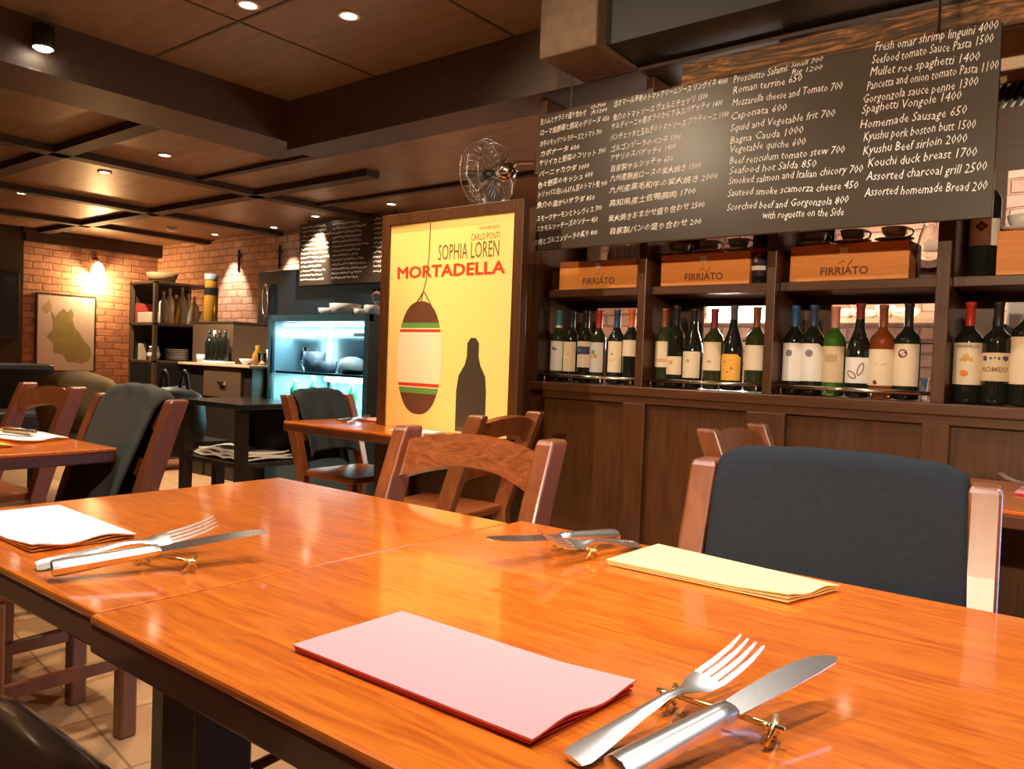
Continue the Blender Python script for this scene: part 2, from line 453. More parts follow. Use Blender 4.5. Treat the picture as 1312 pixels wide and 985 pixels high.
# thin battens of the far ceiling
for (a, b) in (((XB - 0.42, 3.86, 0), (-10.4, 3.98, 0)), ((-10.4, 2.30, 0), (XB - 0.42, 2.42, 0)), ((-10.4, 1.1, 0), (XB - 0.42, 1.2, 0)),
               ((-10.4, 5.12, 0), (-10.25, 3.7, 0)), ((-6.0, -2.8, 0), (-5.88, 5.385, 0)), ((-7.75, -2.8, 0), (-7.63, 5.385, 0)), ((-9.25, 1, 0), (-9.13, 5.385, 0))):
    struct('trim_%d' % n, G().span((a[0], a[1], ZF - 0.05), (b[0], b[1], ZF)), M['batten']); n += 1
struct('trim_%d' % n, G().span((-10.4, 3.733, ZF - 0.16), (-10.28, 5.385, ZF)), M['batten']); n += 1
for y0 in (3.35, 4.5):
    struct('trim_%d' % n, G().span((-5.88, y0, ZF - 0.03), (2.0, y0 + 0.06, ZF)), M['batten']); n += 1
# flat seams of the coffer boards
for x0 in (-3.3, -2.35, -1.4, -0.45):
    struct('trim_%d' % n, G().span((x0, -3.0, ZC - 0.004), (x0 + 0.012, YB, ZC)), M['beam']); n += 1
for y0 in (0.2, 1.25, 2.05):
    struct('trim_%d' % n, G().span((XB, y0, ZC - 0.004), (4.0, y0 + 0.014, ZC)), M['beam']); n += 1
struct('trim_%d' % n, G().span((-1.95, 2.55, ZB), (-1.68, YB, ZC)), M['plaster'], bevel=0.01); n += 1
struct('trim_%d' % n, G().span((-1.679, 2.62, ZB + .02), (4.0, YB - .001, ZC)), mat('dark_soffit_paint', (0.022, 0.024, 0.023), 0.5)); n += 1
tag(obj('timber_plank', G().box((-0.35, 2.84, 2.16), (2.2, 0.06, 0.10)), M['rough_timber']), 'rough golden timber plank running along above the large blackboard', 'timber')

# ------------------------------------------------------------------ ceiling lamps
def downlight(loc, power, label, spot=95, aim=None, color=WARM, cool=False):
    t = thing('ceiling_spotlight', label, 'light', loc)
    ring = G().lathe([(0.036, 0.0), (0.050, 0.0), (0.052, -0.006), (0.036, -0.008), (0.036, 0.0)], 24)
    obj('trim_ring', ring, M['smoke_white'], t, smooth=True)
    obj('bulb', G().lathe([(0.0, -0.004), (0.034, -0.004), (0.034, -0.001), (0.0, -0.001)], 20), M['glow_warm'], t)
    lamp('lamp', 'SPOT', (loc[0], loc[1], loc[2] - 0.02), power, color, 0.018, spot, 0.6, aim or (loc[0], loc[1], 0), parent=t)
    return t
downlight((-5.442, 2.849, 2.400), 170, 'white downlight nearest the deep beam, in the row of three over the far tables', spot=110, aim=(-4.9, 3.7, 0.6), color=FARC)
downlight((-6.405, 2.873, 2.400), 170, 'white downlight in the middle of the row of three over the far tables', spot=100, aim=(-6.5, 3.75, 1.0), color=FARC)
downlight((-8.007, 2.869, 2.400), P_FAR, 'white downlight furthest left in the row of three over the far tables')
downlight((-8.58, 5.12, ZF), 110, 'small lit downlight close to the brick wall above the bottle shelf', spot=62, aim=(-8.58, 5.38, 1.3), color=FARC)
downlight((-7.45, 5.14, ZF), 100, 'small downlight added by a batten to light the brick left of the far chalk menu', spot=60, aim=(-7.40, 5.38, 1.3), color=FARC)  # added lamp, makes the bright patch on the bricks below it
downlight((-6.45, 4.92, ZF), 190, 'small lit downlight just above the left end of the far chalk menu', spot=70, color=FARC, aim=(-6.75, 5.06, 1.6))
downlight((-5.30, 4.86, ZF), 110, 'small lit downlight above the far chalk menu, nearest the yellow poster', spot=100, aim=(-5.35, 5.2, 0))
tag(obj('smoke_detector', G().lathe([(0.0, -0.035), (0.04, -0.035), (0.055, -0.012), (0.058, 0.0), (0.0, 0.0)], 24), M['smoke_white'], loc=(-8.636, 4.622, 2.400), smooth=True), 'unlit round white smoke detector on the ceiling near the brick wall', 'smoke detector')
downlight((-2.814, 2.295, 2.540), P_NEAR, 'white downlight recessed alone in the near ceiling above the yellow poster')
downlight((-3.097, 1.977, 2.540), P_NEAR, 'dazzling downlight at the top edge of the near ceiling, left of centre')
# lamp on the deep beam
t = thing('beam_spotlight', 'dazzling spotlight fixed to the deep beam at upper left', 'light', (-3.985, 1.504, 2.385))
obj('housing', G().lathe([(0.0, 0.10), (0.045, 0.10), (0.05, 0.02), (0.045, 0.0), (0.0, 0.0)], 20), M['black'], t, smooth=True)
obj('bulb', G().lathe([(0.0, -0.012), (0.03, -0.008), (0.042, 0.0), (0.0, 0.002)], 20), M['glow_warm'], t, smooth=True)
lp = t.location
lamp('lamp', 'SPOT', (lp.x, lp.y, lp.z - 0.03), P_MID, WARM, 0.03, 110, 0.6, (lp.x + 0.3, lp.y - 0.2, 0), parent=t)
# lamps over the dining tables, above the picture
NEAR_SPOTS = ((-1.45, 0.85, 74, 'over the left end of the near table'), (-0.45, 0.75, 74, 'over the right end of the near table'),
              (-2.05, -0.45, 32, 'behind the left chair of the near table'), (0.35, 1.55, 42, 'over the table by the wine shelves'),
              (-0.75, 2.05, 45, 'in front of the wine shelves'), (-3.05, 0.6, 60, 'over the table at the left'), (0.6, -0.9, 18, 'behind the viewer'))
for x, y, e, where in NEAR_SPOTS:
    downlight((x, y, ZC), e, 'recessed warm downlight in the near ceiling ' + where, spot=100, color=NEUTRAL)
# spot aimed at the poster and the chalk menu
downlight((-2.35, 1.15, ZC), 40, 'recessed downlight in the near ceiling turned towards the yellow poster', spot=62, aim=(-2.42, 2.56, 1.15))
downlight((-2.45, 0.60, ZC), 80, 'recessed downlight in the near ceiling turned towards the wine shelves', spot=75, aim=(-1.25, 2.95, 1.1))
t = thing('track_spotlight', 'track spotlight across the room, behind the viewer, turned towards the wine crates', 'light', (0.45, -2.9, 2.45))
obj('housing', G().tube([(0, 0, 0), (-.025, .10, -.02)], .045, 16), M['black'], t)
obj('bulb', G().tube([(-.025, .10, -.02), (-.026, .104, -.0208)], .036, 16), M['glow_warm'], t)
obj('arm', G().tube([(0, 0, .0), (0, 0, ZC - 2.45)], .01, 8), M['black'], t)
lamp('lamp', 'SPOT', (0.42, -2.78, 2.42), 640, WARM, .04, 31, .4, (-1.15, 2.95, 1.25), parent=t)

# ------------------------------------------------------------------ tables
def table(label, cx, cy, sx, sy, group=None, leg=0.075, inset=0.09, z=0.72, pedestal=False):
    t = thing('dining_table', label, 'table', (cx, cy, 0), 0, group)
    obj('table_top', G().box((0, 0, z - 0.006), (sx, sy, 0.012)), M['table'], t, bevel=0.004)
    obj('edge_shade_band', G().box((0, 0, z - 0.029), (sx - 0.001, sy - 0.001, 0.034)), M['table_shade'], t, bevel=0.004)  # lower part of the slab edge, its shade put into the colour
    if pedestal:
        obj('pedestal', G().box((-.10, 0, (z - 0.046) / 2 + .02), (.10, .10, z - 0.086)), M['table_leg'], t, bevel=0.004)
        obj('pedestal_foot', G().box((-.10, 0, .02), (.46, .46, .04)), M['table_leg'], t, bevel=0.008)
        obj('top_bracket', G().box((-.10, 0, z - 0.055), (.30, .30, .018)), M['table_leg'], t)
        return t
    for i in (-1, 1):
        for j in (-1, 1):
            obj('leg', G().box((i * (sx / 2 - inset - leg / 2), j * (sy / 2 - 0.045 - leg / 2), (z - 0.046) / 2), (leg, leg, z - 0.046)), M['table_leg'], t, bevel=0.004)
    for i in (-1, 1):
        obj('apron', G().box((i * (sx / 2 - inset - leg / 2), 0, z - 0.08), (0.022, sy - 0.24, 0.066)), M['table_leg'], t)
    return t
TG = 'varnished restaurant tables'
table('near orange varnished table carrying the pink and the pale yellow folded napkins', -0.43, 0.8555, 1.098, 0.847)
table('left half of the long near table, carrying the white napkin by its end', -1.362, 0.8405, 0.762, 0.801, pedestal=True)
table('varnished table at the left edge carrying yellow and white napkins', -2.99, 0.776, 0.86, 0.86, pedestal=True)
table('varnished table standing below the yellow poster', -2.70, 2.605, 0.98, 0.645, pedestal=True)
table('varnished table at the right edge, between the jacket-covered chair and the wine shelves', -0.26, 2.62, 1.02, 0.64, pedestal=True)

# ------------------------------------------------------------------ chairs
def back_y(z):
    return 0.055 * (1 - z / 0.45) if z < 0.45 else 0.15 * ((z - 0.45) / 0.43) ** 1.12

def make_chair(label):
    t = thing('wooden_chair', label, 'chair')
    hw = 0.205
    for s in (-1, 1):
        rings = []
        for z, w, d in ((0, .034, .038), (.2, .038, .048), (.45, .042, .064), (.6, .043, .067), (.75, .043, .067), (.868, .043, .065), (.878, .038, .058)):
            y = back_y(z)
            rings.append([(s * hw - w / 2, y - d / 2, z), (s * hw + w / 2, y - d / 2, z), (s * hw + w / 2, y + d / 2, z), (s * hw - w / 2, y + d / 2, z)])
        obj('back_post', G().loft(rings), M['chair'], t, bevel=0.005)
        obj('front_leg', G().loft([[(s * .195 + a * w, -.36 + b * w, z) for a, b in ((-1, -1), (1, -1), (1, 1), (-1, 1))] for z, w in ((0, .016), (.44, .019))]), M['chair'], t, bevel=0.003)
        obj('side_stretcher', G().tube([(s * .199, -.345, .21), (s * .203, .03, .215)], 0.011, 8), M['chair'], t, smooth=True)
    def rail(z_top, z_bot, rise_t, rise_b, bow, th):
        def f(u, v):
            x = (u - 0.5) * 2 * (hw - 0.012)
            k = 1 - (2 * u - 1) ** 2
            zt = z_top - rise_t * (1 - k); zb = z_bot - rise_b * (1 - k)
            z = zb + (zt - zb) * v
            return (x, back_y(z) + bow * k, z), (0, -1, 0.33)
        return G().slab(f, 18, 3, th)
    smooth_by_angle(obj('top_rail', rail(.868, .795, .026, .040, .022, .022), M['chair_rail'], t))
    smooth_by_angle(obj('lower_rail', rail(.690, .640, .022, .026, .020, .020), M['chair_rail'], t))
    se = [(-.215, -.39), (.215, -.39), (.225, -.37), (.205, .0), (.17, .015), (-.17, .015), (-.205, .0), (-.225, -.37)]
    obj('seat', G().prism(se, 0.445, 0.478), M['seat'], t, bevel=0.008)
    obj('front_stretcher', G().tube([(-.19, -.36, .25), (.19, -.36, .25)], 0.012, 8), M['chair'], t, smooth=True)
    return t
first = [None]
CG = 'ladder back dining chairs'
def place_chair(cx, cy, rot, label, group=CG):
    """cx, cy: middle of the top of the back"""
    a = R(rot)
    ox, oy = -0.148 * -math.sin(a), -0.148 * math.cos(a)
    loc = (cx + ox, cy + oy, 0)
    if first[0] is None:
        c = make_chair(label); c.location = loc; c.rotation_euler = (0, 0, a); c['group'] = group; first[0] = c
        bpy.context.view_layer.update()
        return c
    return dup(first[0], loc, a, label, group)
c_mid = place_chair(-1.192, 1.376, 4, 'bare wooden chair at the far side of the near table, before the poster')
c_jack = place_chair(-0.402, 1.398, 7, 'wooden chair at the right with the big navy jacket over its back')
c_left = place_chair(-2.66, 1.325, 6, 'wooden chair at the left with the grey-green coat over its back')
c_bare = place_chair(-3.53, 1.39, 3.5, 'bare orange-lit wooden chair at the far left, beside the coat-covered chair')
c_end = place_chair(-3.50, 2.72, 92, 'wooden chair with dark jacket at the left end of the table below the poster')
c_dark = place_chair(-1.86, 2.33, -83, 'shadowed wooden chair at the right end of the table below the poster')
c_shelf = place_chair(-1.03, 2.46, 91, 'small-looking wooden chair in front of the wine shelf panels, behind the navy jacket')

c_jack.scale.x = 1.07; c_end.scale.z = .94; c_dark.scale.z = .965; c_shelf.scale.z = .98
# stools under the aisle end of the long table
def stool(x, y, label, w=0.30, d=0.32):
    t = thing('wooden_stool', label, 'stool', (x, y, 0))
    for i in (-1, 1):
        for j in (-1, 1):
            obj('leg', G().box((i * w / 2, j * d / 2, 0.215), (0.046, 0.046, 0.43)), M['chair'], t, bevel=0.007)
        obj('stretcher', G().box((i * w / 2, 0, 0.205), (0.02, d - 0.04, 0.032)), M['chair'], t)
    obj('seat', G().box((0, 0, 0.445), (w + 0.05, d + 0.06, 0.03)), M['seat'], t, bevel=0.008)
    return t
stool(-2.25, 0.865, 'low wooden stool whose square legs show under the left end of the long table')

# leather chair on the viewer's side
t = thing('leather_chair', 'chair with shiny black leather seat at the bottom left corner', 'chair', (-1.27, 0.30, 0))
rings = []
for z, s_ in ((.405, .90), (.410, .97), (.425, 1.0), (.440, .99), (.452, .955), (.459, .88), (.462, .70), (.464, .35)):
    rings.append([(.235 * s_ * abs(math.cos(a)) ** .22 * (1 if math.cos(a) > 0 else -1), .235 * s_ * abs(math.sin(a)) ** .22 * (1 if math.sin(a) > 0 else -1), z) for a in [2 * math.pi * (k + .5) / 64 for k in range(64)]])
obj('seat_cushion', G().loft(rings), M['leather'], t, smooth=True)
for i in (-1, 1):
    for j in (-1, 1):
        obj('leg', G().box((i * .19, j * .19, .205), (.04, .04, .41)), M['chair'], t, bevel=0.004)
    obj('back_post', G().loft([[(i * .19 + a * .02, -.20 - k + b * .02, z) for a, b in ((-1, -1), (1, -1), (1, 1), (-1, 1))] for z, k in ((.42, 0), (.86, .1))]), M['chair'], t)
obj('backrest', G().box((0, -.275, .76), (.36, .025, .14), Matrix.Rotation(R(12), 4, 'X')), M['chair'], t, bevel=0.006)

# ------------------------------------------------------------------ clothes over chair backs
def drape(name, label, cat, root, m, x0, x1, z_front, z_back, skew=0.0, wr=0.006, seed=0, th=0.010, bulge=0.012, hem=0.0, wide=0.0, crown=0.012, edge=.022):
    """sheet over the top rail of a chair; local chair frame, front is -Y"""
    rnd = random.Random(seed)
    ph = [rnd.uniform(0, 6.28) for _ in range(8)]
    ztop = 0.872
    def f(u, v):
        # v 0..1 : front hem -> over the top -> back hem
        lf, lb, arc = ztop - z_front, ztop - z_back, 0.075
        L = lf + arc + lb; s_ = v * L
        x = x0 + (x1 - x0) * u
        k = 1 - (2 * u - 1) ** 2
        ed = edge * (1 - min(1, k * 2.2)) ** 2
        zt = ztop + crown * k - ed
        if s_ < lf:
            q = 1 - s_ / lf
            z = zt - (lf - s_); y = back_y(max(z, .3)) - 0.030 - bulge * math.sin(q * 2.2) - hem * q * q; nrm = (0, -1, .3)
            x += skew * q + wide * q * (u - .5)
            a = q
        elif s_ < lf + arc:
            th_ = (s_ - lf) / arc * math.pi
            z = zt + 0.024 * math.sin(th_); y = back_y(.872) - 0.030 * math.cos(th_) + 0.004; nrm = (0, -math.cos(th_), math.sin(th_)); a = 0.0
        else:
            q = (s_ - lf - arc) / lb
            z = zt - (s_ - lf - arc); y = back_y(max(z, .3)) + 0.034 + 0.01 * math.sin(q * 2) ; nrm = (0, 1, -.3); a = q
            x += wide * q * (u - .5)
        w = wr * a * (math.sin(9 * u + ph[0] + 3 * v) + .7 * math.sin(17 * u + ph[1] - 5 * v) + .6 * math.sin(7 * u + 13 * v + ph[2])) + wr * .25 * math.sin(23 * u + 11 * v + ph[3])
        n_ = Vector(nrm).normalized()
        return Vector((x, y, z)) + n_ * w, n_
    o = obj(name, G().slab(f, 40, 60, th), m, smooth=True)
    o.location = root.location; o.rotation_euler = root.rotation_euler; o.scale = root.scale
    tag(o, label, cat)
    return o
drape('navy_jacket', 'dark navy jacket spread smoothly over the back of the chair at the right', 'jacket', c_jack, M['cloth_navy'], -0.181, 0.184, 0.50, 0.42, seed=2, wr=0.003, th=0.014, bulge=0.014, crown=0.012, edge=.014, skew=.016)
drape('green_coat', 'grey-green coat hanging in folds over the wooden chair at the left', 'coat', c_left, M['cloth_green'], -0.170, 0.150, 0.42, 0.40, skew=0.02, wr=0.009, seed=5, th=0.012, hem=0.02, wide=-0.05, crown=0.022)
drape('dark_jacket', 'dark grey-blue jacket over the chair at the end of the table by the poster', 'jacket', c_end, M['cloth_teal'], -0.165, 0.165, 0.56, 0.5, wr=0.008, seed=9, th=0.012, crown=0.016)

# ------------------------------------------------------------------ napkins and cutlery
TZ = 0.7205
def napkin(name, label, quad, m, mid=None, layers=3, ripple=0.004, lift=(0, 0, 0, 0), z=TZ, group='folded paper napkins'):
    """quad: four corners (x, y) in order; stacked thin sheets; the lower folds in mid"""
    cx = sum(q[0] for q in quad) / 4; cy = sum(q[1] for q in quad) / 4
    t = thing(name, label, 'napkin', (cx, cy, z), 0, group)
    P = [Vector((q[0] - cx, q[1] - cy, 0)) for q in quad]
    for li in range(layers):
        top = li == layers - 1
        off = 0.0015 + li * 0.0024
        sh = 1.0 if top else 1.0 - 0.006 * (layers - li)
        def f(u, v):
            a = P[0].lerp(P[1], u); b = P[3].lerp(P[2], u)
            p = a.lerp(b, v) * sh
            lz = (lift[0] * (1 - u) * (1 - v) + lift[1] * u * (1 - v) + lift[2] * u * v + lift[3] * (1 - u) * v) * (li + 1) / layers
            e = max(0, u - .72) / .28
            r = ripple * e * (0.5 + 0.5 * math.sin(v * 9 + li * .8)) * (li + .5) / layers
            return p + Vector((0, 0, off + lz + r)), (0, 0, 1)
        obj('fold' if not top else 'top_sheet', G().slab(f, 24, 14, 0.0018), m if (top or mid is None) else mid, t, smooth=False)
    return t
napkin('pink_napkin', 'pink napkin folded to a rectangle on the near table', [(-.709, .690), (-.378, .690), (-.386, .531), (-.709, .527)], M['pink'], M['red_paper'], ripple=.007)
napkin('yellow_napkin', 'pale yellow folded napkin on the far side of the near table, before the navy jacket', [(-.665, 1.098), (-.369, 1.100), (-.337, 1.222), (-.651, 1.247)], M['cream_paper'], None, ripple=.006, lift=(.002, .003, .002, .006))
napkin('white_napkin', 'white napkin with yellow edge on the left end of the near table', [(-1.670, .500), (-1.327, .497), (-1.323, .659), (-1.664, .672)], M['white_paper'], M['yellow_paper'], ripple=.009)
napkin('white_napkin', 'white napkin lying on the table at the left edge', [(-3.24, .99), (-2.80, 1.02), (-2.865, 1.185), (-3.27, 1.18)], M['white_paper'], M['yellow_paper'], ripple=.006)
napkin('yellow_napkin', 'orange-yellow napkin lying beside the white one on the table at the left edge', [(-3.25, .80), (-2.75, .84), (-2.72, .965), (-3.24, .95)], M['yellow_paper'], None, ripple=.004)
napkin('pink_napkin', 'pink napkin on the table below the poster, at its left end', [(-3.08, 2.62), (-2.90, 2.62), (-2.90, 2.84), (-3.08, 2.84)], M['pink'], M['red_paper'])
napkin('white_napkin', 'white napkin on the right part of the table below the poster', [(-2.55, 2.36), (-2.33, 2.36), (-2.33, 2.50), (-2.55, 2.50)], M['white_paper'], None)
napkin('cream_napkin', 'cream napkin at the right end of the table below the poster', [(-2.32, 2.55), (-2.24, 2.55), (-2.24, 2.78), (-2.32, 2.78)], M['cream_paper'], None)
napkin('pink_napkin', 'pink napkin on the table at the right edge', [(-.27, 2.62), (.05, 2.62), (.05, 2.80), (-.27, 2.80)], M['pink'], M['red_paper'])

def frame(a, b, roll=0.0):
    """matrix with local Y from a to b, Z up"""
    a, b = Vector(a), Vector(b)
    y = (b - a).normalized(); x = y.cross(Vector((0, 0, 1))).normalized(); z = x.cross(y)
    m = Matrix((x, y, z)).transposed().to_4x4()
    m.translation = a
    return m @ Matrix.Rotation(roll, 4, 'Y')

def knife(label, a, b, roll=0.0, group='table knives'):
    """a: end of the handle, b: tip of the blade"""
    L = (Vector(b) - Vector(a)).length
    t = thing('table_knife', label, 'knife', (0, 0, 0), 0, group)
    t.matrix_world = frame(a, b, roll)
    h = L * 0.47
    rings = []
    for q, w, d in ((0, .010, .008), (.015, .0146, .0112), (.1, .0150, .0116), (.45, .0132, .0102), (.85, .0112, .0088), (.97, .0115, .0085), (1, .0098, .0050)):
        y = q * h
        rings.append([(w * math.cos(k * math.pi / 4 + .39), y, d * math.sin(k * math.pi / 4 + .39)) for k in range(8)])
    smooth_by_angle(obj('handle', G().loft(rings), M['metal'], t), 50)
    bl = L - h
    prof = [(-.0100, 0), (-.0125, bl * .2), (-.0145, bl * .5), (-.0140, bl * .68), (-.0105, bl * .84), (-.004, bl * .95), (.004, bl), (.0085, bl * .99), (.0115, bl * .93), (.0125, bl * .75), (.0125, bl * .4), (.0110, .0)]
    obj('blade', G().prism([(x, y + h - .002) for x, y in prof], -.0008, .0008), M['blade'], t)
    return t

def fork(label, a, b, group='table forks', roll=0.0):
    L = (Vector(b) - Vector(a)).length
    o_m = frame(a, b, roll)
    g = G()
    # handle to shoulders: width, height profile (height above the straight line a-b)
    hs = ((0, .0105, .000), (.03, .0130, .000), (.12, .0118, .001), (.3, .0075, .003), (.46, .0046, .004), (.54, .0046, .001), (.59, .0075, -.003), (.645, .0145, -.0055), (.69, .0158, -.006), (.72, .0158, -.006))
    rings = []
    for q, w, z in hs:
        tk = .0020
        rings.append([(-w, q * L, z + tk * .4), (-w * .5, q * L, z + tk), (w * .5, q * L, z + tk), (w, q * L, z + tk * .4), (w * .6, q * L, z - tk), (-w * .6, q * L, z - tk)])
    g.loft(rings)
    for k in range(4):
        x = -.0134 + k * .00893
        rr = []
        for q, z, w in ((.715, -.006, .0029), (.82, -.0045, .0027), (.92, -.0005, .0023), (1.0, .006, .0012)):
            rr.append([(x - w, q * L, z - .001), (x + w, q * L, z - .001), (x + w, q * L, z + .001), (x - w, q * L, z + .001)])
        g.loft(rr)
    o = obj('table_fork', g, M['metal'])
    o.matrix_world = o_m
    smooth_by_angle(o, 50)
    return tag(o, label, 'fork', group)

def rest(label, a, b, group='brass cutlery rests'):
    a, b = Vector(a), Vector(b)
    t = thing('cutlery_rest', label, 'cutlery rest', ((a + b) / 2)[:], 0, group)
    c = t.location
    d = (b - a).normalized(); p = Vector((-d.y, d.x, 0))
    zb = a.z - TZ
    obj('bar', G().tube([a - c, b - c], .0027, 10), M['brass'], t, smooth=True)
    for e in (a + d * .012, b - d * .012):
        for s in (-1, 1):
            obj('crossed_foot', G().tube([e - c + p * s * .013 + Vector((0, 0, .004)), e - c + d * .003 * s, e - c - p * s * .013 + Vector((0, 0, -zb + .003))], .0029, 8), M['brass'], t, smooth=True)
    return t
rest('brass cutlery rest under the large fork and knife on the near table', (-.347, .676, .737), (-.226, .676, .737))
fork('large dinner fork with bright tines beside the pink napkin', (-.345, .531, .7245), (-.300, .786, .762), roll=R(8))
knife('dinner knife with engraved blade lying beside the large fork at the bottom', (-.300, .520, .735), (-.230, .816, .764), roll=R(6))
rest('brass cutlery rest under the knife by the white napkin', (-1.17, .585, .736), (-1.06, .615, .736))
fork('fork lying under the knife, beside the white napkin at the left', (-1.225, .466, .7255), (-1.158, .706, .764), roll=R(22))
knife('knife lying across the fork beside the white napkin at the left', (-1.155, .458, .737), (-1.066, .740, .764), roll=R(11))
rest('brass cutlery rest between the fork and knife left of the pale yellow napkin', (-.79, 1.125, .736), (-.690, 1.110, .736))
knife('knife left of the pale yellow napkin on the far side of the near table', (-.730, 1.235, .737), (-.792, .950, .763), roll=R(-9))
fork('fork left of the pale yellow napkin, tines pointing left', (-.690, 1.245, .7255), (-.722, 1.000, .768), roll=R(-22))
knife('knife lying on the white napkin of the table at the left edge', (-2.93, 1.10, .742), (-3.20, 1.00, .742))
knife('knife on the table below the poster', (-2.99, 2.45, .726), (-3.10, 2.70, .735))
fork('fork on the table below the poster', (-2.92, 2.45, .726), (-3.02, 2.66, .745))
fork('fork beside the pink napkin on the table at the right edge', (-.12, 2.66, .728), (-.32, 2.72, .762))
knife('knife beside the pink napkin on the table at the right edge', (-.05, 2.84, .728), (-.33, 2.86, .736))
# ------------------------------------------------------------------ the wine shelf unit and the partition with the poster
YW = 2.95
part = G().span((-3.20, YW, 0), (-2.233, YW + 0.10, 1.76))
struct('wall_partition', part, M['bar'], bevel=0.004)
unit = thing('wine_shelf_unit', 'brown built-in wine shelf with panelled base and open bays below the large blackboard', 'shelf', (-0.8, YW, 0))
XR = 0.66
posts = ((-2.233, -2.198), (-1.685, -1.648), (-1.134, -1.098), (-.558, -.515), (0.03, 0.07), (.62, XR))
for a, b in posts:
    obj('upright', G().span((a, YW, .955), (b, YW + .35, 2.245)), M['bar'], unit, world=True, bevel=0.003)
obj('ledge', G().span((-2.233, YW - .012, .915), (XR, YW + .35, .955)), M['bar_h'], unit, world=True, bevel=0.005)
obj('base_board', G().span((-2.233, YW + .03, 0), (XR, YW + .35, .915)), M['bar'], unit, world=True)
pans = ((-2.174, -1.735), (-1.63, -1.19), (-1.04, -.58), (-.494, -.02), (.08, .58))
obj('base_rail', G().span((-2.233, YW, .885), (XR, YW + .03, .915)), M['bar_h'], unit, world=True)
obj('plinth', G().span((-2.233, YW, 0), (XR, YW + .03, .12)), M['bar_h'], unit, world=True)
edges = [-2.233] + [v for p in pans for v in p] + [XR]
for i in range(0, len(edges), 2):
    obj('stile', G().span((edges[i], YW, .12), (edges[i + 1], YW + .03, .885)), M['bar'], unit, world=True, bevel=0.003)
for i in range(5):
    a, b = posts[i][1], posts[i + 1][0]
    obj('upper_shelf', G().span((a, YW + .05, 1.345), (b, YW + .35, 1.38)), M['bar_h'], unit, world=True, bevel=0.003)
    bp = G().span((a, YW + .335, .955), (a + .105, YW + .35, 2.0)).span((a + .105, YW + .335, 1.315), (b, YW + .35, 1.40)).span((a + .105, YW + .335, 1.78), (b, YW + .35, 2.0))
    obj('back_panel', bp, M['bar_h'], unit, world=True)
    if i < 3:
        rl = G().tube([(a + .004, YW + .022, .985), (b - .004, YW + .022, .985)], .0075, 10)
        for k in range(4):
            xx = a + .03 + (b - a - .06) * k / 3
            rl.tube([(xx, YW + .022, .985), (xx, YW + .022, .953)], .003, 6)
        obj('bottle_rail', rl, M['chrome'], unit, world=True, smooth=True)
        obj('back_rail', G().tube([(a + .002, YW + .315, 1.165), (b - .002, YW + .315, 1.165)], .004, 8), M['chrome'], unit, world=True, smooth=True)

# ---- bottles
LAB = {k: mat('bottle_label_' + k, c, 0.7) for k, c in dict(white=(.78, .72, .66), cream=(.74, .60, .42), beige=(.62, .46, .28), yellow=(.85, .42, .06), navy=(.06, .075, .11), rose=(.62, .36, .26), dark=(.04, .02, .02), red=(.45, .03, .02)).items()}
INK = {k: mat('label_ink_' + k, c, 0.7) for k, c in dict(blue=(.10, .19, .30), gold=(.62, .38, .08), brown=(.24, .11, .05), grey=(.22, .19, .17), wine=(.20, .02, .03), teal=(.20, .36, .36), orange=(.72, .25, .04), navy=(.04, .05, .12), sepia=(.45, .32, .18), pale=(.90, .84, .74)).items()}
CAP = {k: mat('bottle_capsule_' + k, c, 0.35) for k, c in dict(teal=(.06, .20, .22), black=(.02, .02, .02), red=(.50, .035, .025), navy=(.03, .06, .13), blue=(.04, .12, .30), orange=(.62, .13, .04), brown=(.22, .07, .03), grey=(.10, .09, .09), pinkish=(.55, .24, .18), wine=(.20, .03, .03), white=(.75, .68, .6)).items()}
def disc(r, n=24, cx=0, cy=0, sy=1.0):
    return [(cx + r * math.cos(2 * math.pi * k / n), cy + sy * r * math.sin(2 * math.pi * k / n)) for k in range(n)]
def rect(x0, y0, x1, y1):
    return [(x0 + (x1 - x0) * k / 6, y0) for k in range(7)] + [(x1 - (x1 - x0) * k / 6, y1) for k in range(7)]

